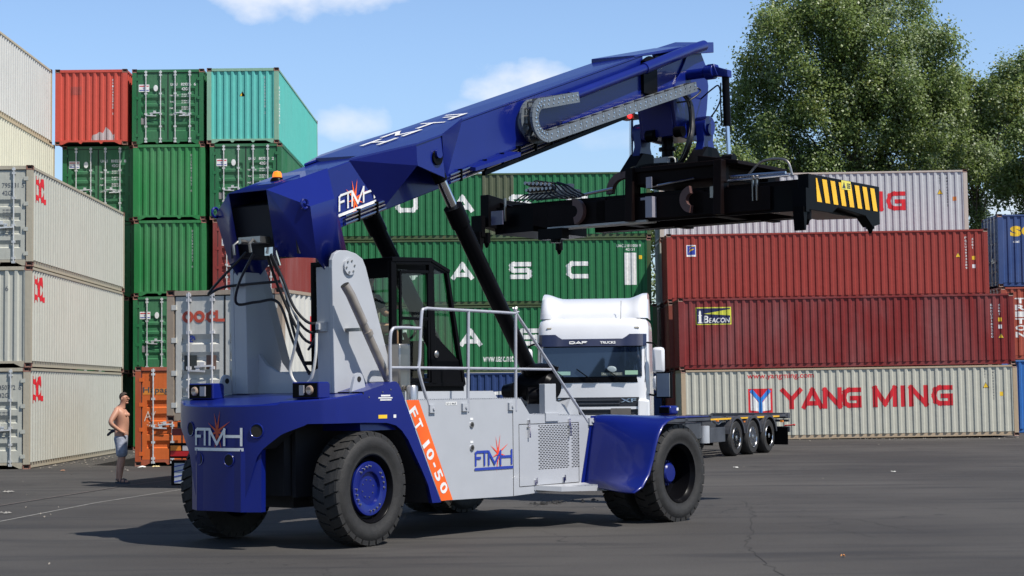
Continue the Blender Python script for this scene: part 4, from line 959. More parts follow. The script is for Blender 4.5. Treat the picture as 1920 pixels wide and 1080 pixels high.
# maker mark on boom side and top lettering
zs = lambda a, z: (a, .405, z+sl_*(a-.36))
mput(star(F(), .72, 4.36, .27, .04), 'star_emblem', ORANGE, lambda a, z: (a, .408, z), boom)
def blogo():
    f_ = F(); ftmh(f_, 0, 0, .72, .28); f_.v = [(.40+a, 4.10+b+sl_*a) for a, b in f_.v]; return f_
mput(blogo(), 'maker_lettering', WHITE, lambda a, z: (a, .414, z), boom)
def toplet():
    f_ = F(); v = .0
    for i, ch_x in enumerate('HMTF'):
        u = 1.45+i*.50
        g = F(); 
        if ch_x == 'H': g.stroke([(.05, 0), (.05, 1)], .16).stroke([(.75, 0), (.75, 1)], .16).stroke([(.05, .5), (.75, .5)], .16)
        if ch_x == 'M': g.stroke([(.05, 0), (.05, 1)], .16).stroke([(.95, 0), (.95, 1)], .16).stroke([(.05, .95), (.5, .25), (.95, .95)], .16)
        if ch_x == 'T': g.stroke([(.45, 0), (.45, 1)], .16).stroke([(.0, .95), (.9, .95)], .16)
        if ch_x == 'F': g.stroke([(.05, 0), (.05, 1)], .16).stroke([(.05, .95), (.8, .95)], .16).stroke([(.05, .5), (.6, .5)], .16)
        o_ = len(f_.v)
        # letters read across the boom: a runs along -v, height runs along u
        f_.v += [(u+b*.34, .20-a*.42) for a, b in g.v]; f_.f += [[k+o_ for k in q] for q in g.f]
    return f_
mput(toplet(), 'maker_lettering', WHITE, lambda a, b: (a, b, zt(a)+.0425+.0175*(-b/.41)+.012), boom)
# hydraulic lines under the near flank
for dz, r in ((.0, .020), (-.05, .012), (-.10, .020)):
    for (ua, ub) in ((.50, 1.28), (2.62, 6.6)):
        h = K(); h.tube([(ua, .44, zb(ua)+.135+dz), (ub, .44, zb(ub)+.135+dz)], r, 8); part(h, 'hydraulic_line', CHROME if dz != -.05 else STEEL, boom)
h = K()
for u in (.75, 1.1, 2.85, 3.4, 3.8, 4.2, 4.6, 5.0, 5.4, 5.8, 6.2): h.box(u-.009, u+.009, .40, .472, zb(u)+.0, zb(u)+.17)
part(h, 'line_clamps', BLK, boom, smooth=0)
h = K(); h.hexa([(3.05, .40, zb(3.05)+.10), (3.95, .40, zb(3.95)+.10), (3.95, .66, zb(3.95)+.06), (3.05, .55, zb(3.05)+.08), (3.05, .40, zb(3.05)+.16), (3.95, .40, zb(3.95)+.16), (3.95, .66, zb(3.95)+.12), (3.05, .55, zb(3.05)+.13)]); part(h, 'chain_tray', BLUE, boom, smooth=0)
h = K(); h.box(2.6, 6.7, .36, .42, 0, .01) if False else h.hexa([(3.4, .38, zb(3.4)-.06), (7.0, .38, zb(7.0)-.06), (7.0, .44, zb(7.0)-.06), (3.4, .44, zb(3.4)-.06), (3.4, .38, zb(3.4)+.0), (7.0, .38, zb(7.0)+.0), (7.0, .44, zb(7.0)+.0), (3.4, .44, zb(3.4)+.0)]); part(h, 'cable_tray', BLK, boom, smooth=0)
# cable carrier: lower run, bend, short upper run
cpts = [(8.70, 6.83)]+[(4.55+k*(8.70-4.55)/14, 5.55+k*(6.83-5.55)/14) for k in range(13, -1, -1)]
cx, cz, cr_ = 4.49, 5.80, .245
cpts += [(cx+cr_*math.cos(t), cz+cr_*math.sin(t)) for t in [R(a) for a in range(-95, -262, -14)]]
cpts += [(4.50, 6.045), (5.0, 6.16), (5.34, 6.235)]
cc = K(); hw = .078
for off in (.49, .69):
    for i, (a, b) in enumerate(zip(cpts, cpts[1:])):
        d = Vector((b[0]-a[0], 0, b[1]-a[1])); n = Vector((-d.z, 0, d.x)).normalized()*hw; A = Vector((a[0], off, a[1])); B = Vector((b[0], off, b[1])); e = Vector((0, .02, 0)); x = d.normalized()*.006
        cc.hexa([A-n-e-x, B-n-e+x, B-n+e+x, A-n+e-x, A+n-e-x, B+n-e+x, B+n+e+x, A+n+e-x])
cc_o = part(cc, 'cable_carrier', CHN, boom, smooth=0)
pinsm = K(); dens = []
for i, (a, b) in enumerate(zip(cpts, cpts[1:])):
    L_ = math.dist(a, b); k = max(1, int(L_/.115))
    for j in range(k): dens.append((a[0]+(b[0]-a[0])*(j+.5)/k, a[1]+(b[1]-a[1])*(j+.5)/k, i))
holes = K()
for q, (u, z, i) in enumerate(dens):
    for s_, rad in ((.035, .014), (-.028, .012)):
        pinsm.tube([(u+.012*(s_ > 0), .70, z+s_), (u+.012*(s_ > 0), .719, z+s_)], rad, 6)
    if q % 2 == 0: holes.tube([(u, .48, z+.07), (u, .715, z+.07)], .016, 6)
part(pinsm, 'carrier_pins', CHROME, cc_o); part(holes, 'carrier_bars', STEEL, cc_o)
hz = K(); hz.tube(curve([(8.6, .6, 6.80), (4.6, .6, 5.56), (4.30, .6, 5.65), (4.28, .6, 5.92), (4.5, .6, 6.03), (5.3, .6, 6.22)], 8), .03, 8); hz.tube(curve([(8.6, .56, 6.84), (4.6, .56, 5.60), (4.33, .56, 5.68), (4.31, .56, 5.90), (4.5, .56, 5.99), (5.3, .56, 6.2)], 8), .025, 8); part(hz, 'carrier_hoses', HOSE, cc_o)
# guide tube over the near flank up to the tip
gt = K(); gt.tube([(5.32, .55, 6.25), (7.45, .53, 6.985)], .075, 20); gt.tube([(7.40, .53, 6.97), (8.9, .48, 7.50), (9.45, .40, 7.66)], .09, 20); part(gt, 'guide_tube', BLUE)
tipb = K(); tipb.hexa([(9.0, -.35, 7.50), (9.75, -.35, 7.70), (9.75, .42, 7.58), (9.0, .50, 7.44), (9.0, -.35, 7.62), (9.75, -.35, 7.86), (9.75, .42, 7.76), (9.0, .50, 7.60)]); tipb.hexa([(7.3, -.42, zt(7.3)+.02), (9.1, -.38, 7.58), (9.1, .38, 7.56), (7.3, .42, zt(7.3)+.02), (7.3, -.42, zt(7.3)+.10), (9.1, -.38, 7.66), (9.1, .38, 7.62), (7.3, .42, zt(7.3)+.06)])
part(tipb, 'tip_plate', BLUE, smooth=0, bevel=.01)
bc = K(); bc.tube([(7.55, .43, 7.02), (7.75, .43, 7.12)], .12, 16); bc.box(7.5, 7.9, .38, .46, 6.6, 7.1); part(bc, 'black_roller', BLK)
# inner boom and head
ib = K(); ib.hexa([(7.3, -.32, 6.32), (9.2, -.32, 6.94), (9.2, .32, 6.94), (7.3, .32, 6.32), (7.3, -.32, 7.0), (9.2, -.32, 7.5), (9.2, .32, 7.5), (7.3, .32, 7.0)]); part(ib, 'inner_boom', BLUE, smooth=0, bevel=.01)
hh = K(); hp = [(8.50, 6.70), (8.66, 6.04), (9.15, 6.02), (9.36, 6.02), (9.50, 6.2), (9.60, 6.6), (9.66, 7.0), (9.58, 7.35), (9.40, 7.58), (9.1, 7.62), (8.9, 7.3), (8.6, 6.9)]
for s in (1, -1): hh.prism(hp, s*.30, s*.36)
hh.hexa([(8.62, -.30, 6.05), (9.45, -.30, 6.05), (9.45, .30, 6.05), (8.62, .30, 6.05), (8.50, -.30, 6.72), (9.55, -.30, 6.9), (9.55, .30, 6.9), (8.50, .30, 6.72)])
head = part(hh, 'boom_head', BLUE, smooth=0, bevel=.01)
hx = K(); hx.tube([(9.08, -.60, 6.22), (9.08, .64, 6.22)], .135, 24); part(hx, 'head_axle', BLUE, head)
for s in (1, -1):
    lk = K(); ap = [(8.91, 6.22), (8.95, 6.33), (9.08, 6.39), (9.20, 6.33), (9.25, 6.22), (9.22, 5.98), (9.30, 5.78), (9.29, 5.62), (9.16, 5.52), (8.94, 5.52), (8.84, 5.64), (8.87, 5.80), (8.94, 5.98)]
    lk.prism(ap, s*.55, s*.69); lk.tube([(9.08, s*.50, 6.22), (9.08, s*.72, 6.22)], .165, 24); lk.tube([(9.08, s*.71, 6.16), (9.08, s*.75, 6.16)], .10, 20)
    part(lk, 'link_arm', BLUE, head, smooth=35)
# damper frame: upper arm and two dampers
da = K(); da.tube([(9.0, .30, 7.10), (9.0, .80, 7.10)], .085, 18); da.tube([(9.0, .72, 7.10), (9.0, .88, 7.10)], .125, 20)
da.hexa([(8.92, .78, 7.02), (9.08, .78, 7.02), (9.08, .98, 7.02), (8.92, .98, 7.02), (8.92, .78, 7.22), (9.08, .78, 7.22), (9.08, .90, 7.22), (8.92, .90, 7.22)]); da.hexa([(8.93, .82, 7.03), (9.07, .82, 7.03), (9.07, 1.16, 6.97), (8.93, 1.16, 6.97), (8.93, .82, 7.21), (9.07, .82, 7.21), (9.07, 1.16, 7.09), (8.93, 1.16, 7.09)])
part(da, 'damper_arm', BLUE, head, bevel=.01)
for s, zt_, zm in ((1, 7.02, 6.17), (-1, 7.0, 6.55)):
    vv = 1.08 if s > 0 else -.76
    dm = K(); dm.tube([(9.0, vv, zt_), (9.0, vv+.02*s, zm)], .062, 16); d_ = part(dm, 'damper', BLK, head)
    rd = K(); rd.tube([(9.0, vv+.02*s, zm), (9.0, vv+.04*s, 5.66)], .036, 14); part(rd, 'damper_rod', CHROME, d_); ck = K(); ck.tube([(9.0, vv+.04*s-.1, 5.62), (9.0, vv+.04*s+.1, 5.62)], .09, 12); ck.tube([(9.0, vv+.04*s, 5.62), (9.1, s*.6, 5.60)], .07, 10); part(ck, 'damper_clevis', BLK, d_)
h = K(); h.box(8.90, 9.06, -.92, -.66, 6.46, 6.55); al = part(h, 'warning_lamp', mat('amber_box', (.30, .09, .03), .5), head, smooth=0)
h = K(); h.ball((8.89, -.74, 6.51), .04); part(h, 'red_lens', mat('red_lamp', (.8, .02, .02), .3, emit=(1, .03, .03), es=2.5), head)
hs = K()
for k_, (du, dv) in enumerate(((0, 0), (.05, .03), (.1, .01), (-.03, .06))):
    hs.tube(curve([(8.55+du, .42+dv, 6.80), (8.75+du, .50+dv, 6.60), (8.72+du, .56+dv, 6.25), (8.55+du, .62+dv, 5.95), (8.60+du, .45+dv, 5.66), (8.8, .2, 5.56)], 5), .02, 8)
hs.tube(curve([(8.7, .44, 6.9), (8.9, .66, 6.80), (8.6, .62, 6.6), (8.4, .50, 6.55)], 5), .014, 8)
hs.tube(curve([(9.4, .36, 6.75), (9.2, .7, 6.85), (9.0, .95, 6.85), (9.0, .97, 6.6), (9.3, .6, 6.4), (9.3, .38, 6.35)], 5), .013, 8)
hs.tube(curve([(9.0, .99, 6.9), (9.0, .98, 6.5), (9.0, 1.0, 6.2)], 5), .012, 8)
part(hs, 'hoses', HOSE, head)
h = K(); h.tube([(8.9, 0, 6.1), (8.9, 0, 5.5)], .10, 16); h.tube([(8.9, 0, 5.85), (8.9, 0, 5.9)], .15, 16); h.tube([(8.9, 0, 5.65), (8.9, 0, 5.72)], .17, 16); h.tube([(8.6, -.2, 6.08), (8.6, -.05, 6.08)], .10, 12); h.tube([(8.6, .35, 6.10), (8.6, .5, 6.10)], .09, 12); part(h, 'rotator', BLK, head)
h = K(); h.box(8.55, 8.62, -.05, .22, 5.56, 5.70); part(h, 'valve_box', mat('box_grey', (.40, .41, .42), .5), head, smooth=0)
h = K(); h.tube(curve([(8.55, -.35, 5.52), (8.5, -.45, 5.44), (8.5, -.35, 5.36), (8.5, -.15, 5.36)], 5), .013, 8); h.tube(curve([(8.55, .2, 5.68), (8.5, .38, 5.66), (8.5, .40, 5.52)], 5), .013, 8); part(h, 'pale_hose', mat('pale_hose', (.45, .45, .40), .4), head)

# spreader
sp_ = K()
for uc in (8.30, 9.70):                                   # main twin beams
    sp_.box(uc-.16, uc+.16, -1.95, 2.35, 4.64, 5.02)
sp_.box(8.14, 9.86, -.95, -.75, 4.66, 5.05); sp_.box(8.14, 9.86, .95, 1.15, 4.66, 5.05)
spread = part(sp_, 'spreader', BLKR, smooth=0, bevel=.012)
sp2 = K()
sp2.box(8.30, 8.62, -3.15, 3.10, 4.76, 5.10); sp2.box(9.40, 9.70, -3.15, 3.10, 4.76, 5.10)
part(sp2, 'telescopic_beam', BLK, spread, smooth=0, bevel=.01)
sp3 = K()
sp3.box(8.10, 9.90, -.28, 1.50, 5.42, 5.50); sp3.box(8.16, 9.80, -.28, 1.42, 5.22, 5.43); 
for v in (-.30, 1.38):
    sp3.prism([(8.02, 4.62), (8.30, 4.62), (8.30, 5.5), (8.06, 5.5)], v, v+.15) ; sp3.box(9.55, 9.95, v, v+.15, 4.62, 5.5)

sp3.hexa([(8.2, 1.0, 5.50), (9.8, 1.0, 5.50), (9.8, 1.75, 5.42), (8.2, 1.75, 5.42), (8.2, 1.0, 5.62), (9.8, 1.0, 5.62), (9.8, 1.75, 5.48), (8.2, 1.75, 5.48)])
part(sp3, 'rotating_carriage', BLKR, spread, smooth=0, bevel=.01)
h = K(); h.lathe([(5.42, .75), (5.56, .75)], (8.95, 0.1, 0), 2, 48); 
for k_ in range(60): a = 2*math.pi*k_/60; h.box(8.95+.75*math.cos(a)-.012, 8.95+.75*math.cos(a)+.012, .1+.75*math.sin(a)-.012, .1+.75*math.sin(a)+.012, 5.42, 5.54)
part(h, 'slewing_ring', BLK, spread)
for s in (1, -1):
    h = K(); h.prism([(8.55, 5.5), (9.5, 5.5), (9.24, 5.86), (8.92, 5.86)], s*.50, s*.76); part(h, 'hinge_bracket', BLK, spread, smooth=0, bevel=.01)
h = K(); h.prism([(-3.0, 4.60), (2.3, 4.60), (2.3, 4.635), (-1.75, 4.635)], 8.14, 8.46, ax=0) if False else h.box(8.135, 8.45, -1.95, .05, 4.605, 4.638); part(h, 'bright_edge', mat('pale_edge', (.45, .45, .42), .5), spread, smooth=0)  # thin pale strip along the lower edge of the beam
h = K()
for v, z0, z1 in ((.12, 4.66, 5.0), (.12, 5.14, 5.32)): h.box(8.01, 8.138, v, v+.13, z0, z1) if z1 < 5.1 else h.box(8.04, 8.052, v, v+.11, z0, z1)
h.box(8.135-.02, 8.138, -.04, .12, 4.96, 5.0); part(h, 'aluminium_plate', mat('alu_plate', (.32, .31, .36), .5, .2), spread, smooth=0)
# left energy chain on the spreader
def arcchain(v0, z0, r, a0, a1, u, name):
    g = K(); n = 12
    for i in range(n):
        t0, t1 = R(a0+(a1-a0)*i/n), R(a0+(a1-a0)*(i+1)/n); q = lambda t, rr: (v0+rr*math.cos(t), z0+rr*math.sin(t))
        p = [q(t0, r-.06), q(t1, r-.06), q(t1, r+.06), q(t0, r+.06)]; g.prism(p, u-.05, u+.05, ax=0)
    part(g, name, mat('red_brown_chain', (.10, .05, .045), .5), spread, smooth=0)
arcchain(-.62, 5.18, .27, 90, 185, 8.5, 'spreader_chain'); arcchain(-1.35, 4.86, .16, -80, 90, 8.08, 'spreader_chain'); arcchain(.98, 4.90, .16, 100, 260, 8.08, 'spreader_chain')
h = K(); h.bar((8.5, -.64, 5.45), (8.5, -.25, 5.50), .1, .11); part(h, 'spreader_chain', mat('red_brown_chain', (.10, .05, .045), .5), spread, smooth=0)
# end beams
for s in (1, -1):
    e_ = K(); v0, v1 = s*3.02, s*3.20
    if s > 0: e_.prism([(7.80, 5.11), (10.22, 5.11), (10.22, 4.50), (9.95, 4.44), (9.70, 4.60), (8.75, 4.66), (8.55, 4.56), (7.80, 4.56)], v0, v1)
    else: e_.prism([(7.88, 5.26), (8.4, 5.2), (10.12, 5.2), (10.12, 4.60), (9.6, 4.7), (8.75, 4.62), (8.5, 4.62), (7.88, 4.70)], v0, v1)
    eb = part(e_, 'end_beam', BLK, spread, smooth=0, bevel=.008)
    for u in (7.92, 10.06):
        g = K(); g.tube([(u, s*3.1, 4.6), (u, s*3.1, 4.42)], .07, 14); g.tube([(u, s*3.1, 4.42), (u, s*3.1, 4.34)], [.05, .02], 10); part(g, 'twistlock', BLK, spread)
    g = K(); g.box(7.66, 7.76, v0-.02*s, v1+.03*s, 4.52, 4.88); g.hexa([(7.66, v0, 4.24), (7.70, v0, 4.24), (7.70, v1, 4.24), (7.66, v1, 4.24), (7.62, v0, 4.6), (7.76, v0, 4.6), (7.76, v1, 4.6), (7.62, v1, 4.6)]); part(g, 'guide_arm', BLK, spread, smooth=0)
    g = K(); g.hexa([(8.2, s*2.3, 4.6), (9.8, s*2.3, 4.6), (9.9, s*3.05, 4.58), (8.1, s*3.05, 4.58), (8.2, s*2.3, 5.0), (9.8, s*2.3, 5.0), (9.9, s*3.05, 5.05), (8.1, s*3.05, 5.05)]); part(g, 'end_gusset', BLK, spread, smooth=0)
# bigger tapering side members so the beams read solid
h = K(); h.prism([(-3.2, 5.20), (-2.75, 5.06), (2.95, 5.06), (3.05, 5.00), (3.05, 4.62), (2.4, 4.60), (-1.95, 4.62), (-2.4, 4.72), (-3.05, 4.74)], 8.20, 8.26, ax=0); part(h, 'side_member', BLKR, spread, smooth=0)
h = K(); h.box(8.0, 8.2, -2.05, -1.55, 4.42, 4.60); h.tube([(8.1, -1.75, 4.45), (8.1, -1.75, 4.36)], .09, 12); part(h, 'locking_pod', BLK, spread, smooth=0)
# stripes
def stripes():
    f_ = F()
    for k_ in range(8):
        u = 8.04+k_*.272; sh = .10
        if k_ == 0: f_.poly([(u-.01, 5.06), (u+.03, 5.06), (u+.18, 4.70), (u+.02, 4.70)])
        else: f_.poly([(u-.08, 5.06), (u+.07, 5.06), (u+.17, 4.70), (u+.02, 4.70)])
    return f_
mput(stripes(), 'yellow_stripes', mat('warning_yellow', (.85, .47, .012), .45), lambda a, z: (a, 3.206, z), spread)
mput(F().rect(8.86, 9.18, 4.96, 5.10), 'warning_sticker', mat('sticker_yellow', (.70, .62, .10), .5), lambda a, z: (a, 3.212, z), spread)
mput(F().poly([(8.89, 4.98), (9.0, 4.98), (8.945, 5.08)]).rect(9.04, 9.16, 5.05, 5.065).rect(9.04, 9.16, 5.02, 5.035).rect(9.04, 9.16, 4.99, 5.005), 'sticker_print', BLACKL, lambda a, z: (a, 3.216, z), spread)
# valve cluster on left
random.seed(3); h = K()
for k_ in range(7):
    v = -2.35+.085*k_; h.tube([(8.3, v, 5.38-.01*k_), (8.05, v, 5.42-.01*k_)], .032, 8); h.tube([(8.3, v, 5.28), (8.08, v, 5.30)], .028, 8)
h.box(8.2, 8.5, -2.4, -1.8, 5.16, 5.36); vc = part(h, 'valve_cluster', STEEL, spread)
h = K()
for k_ in range(7):
    v = -2.35+.1*k_; h.tube(curve([(8.15, v, 5.40), (8.1, v+.25, 5.44-.02*k_), (8.1, v+.45, 5.2), (8.15, v+.62, 5.12)], 5), .014, 6)
    h.tube(curve([(8.15, v, 5.24), (8.08, v-.1, 5.2), (8.08, v-.28, 5.1)], 4), .012, 6)
part(h, 'spreader_hoses', HOSE, spread)
h = K(); h.box(8.15, 8.35, -1.75, -1.4, 5.12, 5.26); h.box(8.2, 8.3, -1.68, -1.5, 5.26, 5.36); part(h, 'control_box', mat('box_white', (.5, .5, .48), .5), spread, smooth=0)
h = K(); h.tube([(8.15, -1.3, 5.13), (8.15, -.6, 5.20)], .025, 8); h.tube([(8.12, .1, 5.16), (8.12, 1.0, 5.24)], .022, 8); h.tube([(8.15, 1.4, 5.15), (8.15, 2.7, 5.16)], .025, 8); h.tube([(8.2, 1.6, 5.22), (8.2, 2.6, 5.20)], .03, 8); part(h, 'bright_rod', CHROME, spread)
h = K()
for v in (-2.85, 2.05, 2.12): h.box(8.10, 8.14, v, v+.02, 4.8, 5.2)
h.tube(curve([(8.2, 1.9, 5.2), (8.2, 2.2, 5.42), (8.2, 2.6, 5.40), (8.2, 2.72, 5.15)], 6), .02, 8); h.box(8.08, 8.2, 1.3, 1.38, 4.9, 5.08); part(h, 'small_fittings', STEEL, spread)
h = K(); h.box(7.86, 7.88, -2.95, -2.70, 4.72, 4.96); part(h, 'lamp_panel', mat('lamp_panel_grey', (.10, .10, .16), .3), spread, smooth=0)

# lift cylinders
for s in (1, -1):
    h = K(); h.tube([(2.36, s*.75, 4.27), (4.12, s*.75, 1.98)], .115, 24); h.tube([(2.30, s*.75, 4.36), (2.47, s*.75, 4.12)], .135, 24); cy = part(h, 'lift_cylinder', BLK)
    h = K(); h.tube([(1.86, s*.75, 4.96), (2.36, s*.75, 4.27)], .07, 20); part(h, 'piston_rod', CHROME, cy)
    h = K(); h.tube([(1.85, s*.62, 4.97), (1.85, s*.87, 4.97)], .10, 20); h.tube([(1.88, s*.75, 4.93), (2.05, s*.75, 4.69)], .095, 20); part(h, 'rod_eye', BLK, cy)
    h = K(); h.tube([(4.1, s*.55, 1.95), (4.1, s*.95, 1.95)], .13, 16); h.prism([(3.8, 1.45), (4.45, 1.45), (4.2, 2.02), (4.0, 2.02)], s*.60, s*.66); part(h, 'cylinder_foot', LG, cy, smooth=0)
    h = K(); h.tube([(1.85, s*.84, 5.02), (1.85, s*.90, 5.02)], .06, 12); part(h, 'pin_cap', BLUE, cy)
# air filter and pre-cleaner, engine bits
h = K(); h.lathe([(.55, .0001), (.55, .15), (.60, .20), (1.10, .20), (1.15, .15), (1.15, .0001)], (4.05, 0, 1.92), 1, 28); part(h, 'air_filter', BLK)
h = K(); h.lathe([(2.10, .16), (2.14, .24), (2.20, .26), (2.24, .18), (2.26, .0001)], (4.05, .9, 0), 2, 28); part(h, 'air_cleaner_cap', BLK)
h = K(); h.lathe([(.42, .0001), (.42, .10), (.62, .14)], (3.85, 0, 1.86), 1, 20); h.tube([(3.6, 1.0, 1.80), (3.75, 1.15, 1.80)], .12, 16); part(h, 'intake_duct', BLK)
h = K(); h.box(3.60, 3.86, 1.20, 1.30, 1.50, 1.96); h.box(3.58, 3.88, 1.30, 1.33, 1.44, 1.56); part(h, 'bracket_plate', LG, smooth=0, bevel=.006)
h = K(); h.prism([(3.9, 1.5), (4.35, 1.5), (4.2, 1.66), (4.0, 1.72)], .7, 1.2); part(h, 'engine_cover', LG, smooth=0)
h = K(); h.prism([(4.45, 1.48), (4.85, 1.48), (4.74, 1.74), (4.62, 1.74)], .95, 1.0); h.hexa([(4.3, .3, 1.5), (4.5, .3, 1.5), (4.68, .97, 1.5), (4.5, .97, 1.5), (4.3, .3, 1.55), (4.5, .3, 1.55), (4.68, .97, 1.74), (4.62, .97, 1.74)]); part(h, 'front_bracket', LG, smooth=0)

# cab
cab = K(); vn, vf = .82, -.55; ur = .95; mm_ = BLK
side = [(.97, 1.92), (2.40, 1.92), (2.06, 3.47), (1.72, 3.585), (.95, 3.56)]
def beam(a, b, w_=.07, h_=.07): cab.bar(a, b, w_, h_, (0, 1, 0))
for v in (vn, vf):
    for a, b in (((.98, 1.92), (.97, 3.55)), ((.98, 3.54), (1.72, 3.56)), ((1.72, 3.56), (2.06, 3.46)), ((2.06, 3.46), (2.40, 1.95)), ((.98, 1.96), (2.40, 1.96)), ((1.76, 1.96), (1.72, 3.54))):
        w_ = .10 if a == (1.76, 1.96) or a == (.98, 1.92) else .055
        cab.bar((a[0], v, a[1]), (b[0], v, b[1]), .06, w_, (1, 0, 0) if abs(a[0]-b[0]) < .1 else (0, 0, 1))
cab.hexa([(.93, vf-.04, 3.54), (1.74, vf-.04, 3.58), (1.74, vn+.04, 3.58), (.93, vn+.04, 3.54), (.93, vf-.04, 3.60), (1.74, vf-.04, 3.63), (1.74, vn+.04, 3.63), (.93, vn+.04, 3.60)])
cab.hexa([(1.72, vf-.04, 3.57), (2.09, vf-.04, 3.44), (2.09, vn+.04, 3.44), (1.72, vn+.04, 3.57), (1.72, vf-.04, 3.62), (2.10, vf-.04, 3.49), (2.10, vn+.04, 3.49), (1.72, vn+.04, 3.62)])
cab.box(.95, 2.42, vf, vn, 1.86, 1.94); cab.box(.93, 1.0, vf, vn, 3.34, 3.56); cab.box(.93, .97, vf, vn, 1.9, 2.35)
cab.prism([(1.80, 1.94), (2.40, 1.94), (2.33, 2.26), (1.80, 2.62)], vn-.02, vn+.015)
cab.prism([(1.80, 1.94), (2.40, 1.94), (2.33, 2.26), (1.80, 2.62)], vf-.015, vf+.02)
cab.bar((1.10, vn+.02, 3.42), (1.66, vn+.02, 3.44), .03, .04); cab.bar((1.10, vn+.02, 2.82), (1.66, vn+.02, 2.82), .03, .04); cab.bar((1.10, vn+.02, 2.0), (1.10, vn+.02, 3.42), .03, .04, (1, 0, 0)); cab.bar((1.66, vn+.02, 2.0), (1.66, vn+.02, 3.42), .03, .04, (1, 0, 0)); cab.bar((1.10, vn+.02, 2.02), (1.66, vn+.02, 2.02), .03, .05)
cb_o = part(cab, 'cab', BLK, smooth=0, bevel=.006)
gl = K(); gl.face([(1.08, vn-.01, 2.0), (1.70, vn-.01, 2.0), (1.70, vn-.01, 3.45), (1.08, vn-.01, 3.45)]); gl.face([(1.80, vn-.01, 2.60), (2.33, vn-.01, 2.24), (2.06, vn-.01, 3.42), (1.78, vn-.01, 3.50)]); part(gl, 'side_window', GLASS, cb_o, smooth=0)
gl = K(); gl.face([(1.0, vf+.01, 2.0), (2.36, vf+.01, 2.0), (2.06, vf+.01, 3.42), (1.0, vf+.01, 3.45)]); part(gl, 'side_window', GLASS, cb_o, smooth=0)
gl = K(); gl.face([(.95, vf, 2.35), (.95, vn, 2.35), (.95, vn, 3.35), (.95, vf, 3.35)]); part(gl, 'rear_window', GLASS, cb_o, smooth=0)
gl = K(); gl.face([(2.40, vf, 1.95), (2.40, vn, 1.95), (2.07, vn, 3.44), (2.07, vf, 3.44)]); part(gl, 'windscreen', GLASS, cb_o, smooth=0)
h = K(); h.box(1.0, 1.25, -.15, .45, 1.95, 2.50); h.box(1.05, 1.50, -.12, .42, 2.50, 2.62); h.prism([(.99, 2.6), (1.08, 2.6), (1.02, 3.15), (.95, 3.15)], -.10, .40); part(h, 'operator_seat', BLK, cb_o, bevel=.03)
h = K(); h.box(1.95, 2.15, .0, .35, 1.95, 2.55); h.tube([(1.95+.15*math.sin(a)*.35, .17+.19*math.cos(a), 2.66+.18*math.sin(a)*.6) for a in [2*math.pi*k/20 for k in range(21)]], .018, 8, cap=False); h.tube([(2.03, .17, 2.5), (1.95, .17, 2.66)], .03, 8); part(h, 'steering_column', BLK, cb_o)
h = K(); h.box(1.72, 1.78, .50, .56, 1.95, 2.0); h.ball((1.80, .86, 2.36), (.045, .02, .05)); part(h, 'door_lock', STEEL, cb_o)
# beacon
h = K(); h.hexa([(-.50, -.14, 4.42), (-.06, -.14, 4.57), (-.06, .18, 4.57), (-.50, .18, 4.42), (-.50, -.14, 4.48), (-.06, -.14, 4.63), (-.06, .18, 4.63), (-.50, .18, 4.48)]); bb = part(h, 'beacon_base', BLUE, smooth=0)
h = K(); h.lathe([(4.53, .09), (4.56, .085), (4.585, .062)], (-.28, 0, 0), 2, 20); part(h, 'beacon_foot', BLK, bb)
h = K(); h.lathe([(4.585, .062), (4.62, .058), (4.655, .045), (4.67, .0001)], (-.28, 0, 0), 2, 20); part(h, 'amber_dome', mat('amber_lens', (.8, .16, .01), .2, emit=(1, .20, .01), es=1.0), bb)
# tower hoses
h = K()
hp_ = [[(-.72, -.1, 3.62), (-.82, -.45, 3.30), (-.78, -.72, 3.12), (-.5, -.85, 3.20), (-.30, -.80, 3.25), (-.28, .05, 3.27)],
       [(-.74, .05, 3.60), (-.70, -.25, 3.25), (-.55, -.45, 3.0), (-.35, -.3, 3.02), (-.28, .02, 3.0), (-.15, .15, 2.5), (.0, .28, 2.1)],
       [(-.70, .30, 3.55), (-.55, .38, 3.2), (-.42, .5, 2.75), (-.2, .6, 2.6), (.2, .62, 2.75), (.3, .5, 2.9)],
       [(-.70, .24, 3.56), (-.52, .30, 3.1), (-.30, .46, 2.55), (-.05, .55, 2.5), (.25, .6, 2.6)],
       [(-.72, .33, 3.58), (-.60, .42, 3.25), (-.50, .52, 2.9), (-.3, .62, 2.72), (.1, .6, 2.85)],
       [(-.27, .12, 3.2), (-.20, .18, 2.7), (-.05, .26, 2.2), (.05, .3, 2.1)]]
for p in hp_: h.tube(curve(p, 6), .018, 8)
h.tube(curve([(-.29, .70, 2.64), (-.32, .66, 2.50), (-.30, .55, 2.4)], 5), .016, 8)
part(h, 'tower_hoses', HOSE)
h = K(); h.tube(curve([(-.66, .28, 3.60), (-.50, .45, 2.95), (-.42, .50, 2.75), (-.38, .40, 2.45), (-.36, .30, 2.15), (-.36, .42, 1.98), (-.34, .62, 2.02), (-.33, .70, 2.3), (-.31, .70, 2.6)], 6), .019, 8); part(h, 'pale_hose', mat('pale_hose2', (.55, .54, .50), .3))
h = K(); h.box(-.72, -.60, .22, .36, 3.56, 3.66)
for k_ in range(3): h.tube([(-.66, .24+.05*k_, 3.62), (-.60, .26+.05*k_, 3.44)], .022, 8)
part(h, 'hose_fitting', CHROME, boom)

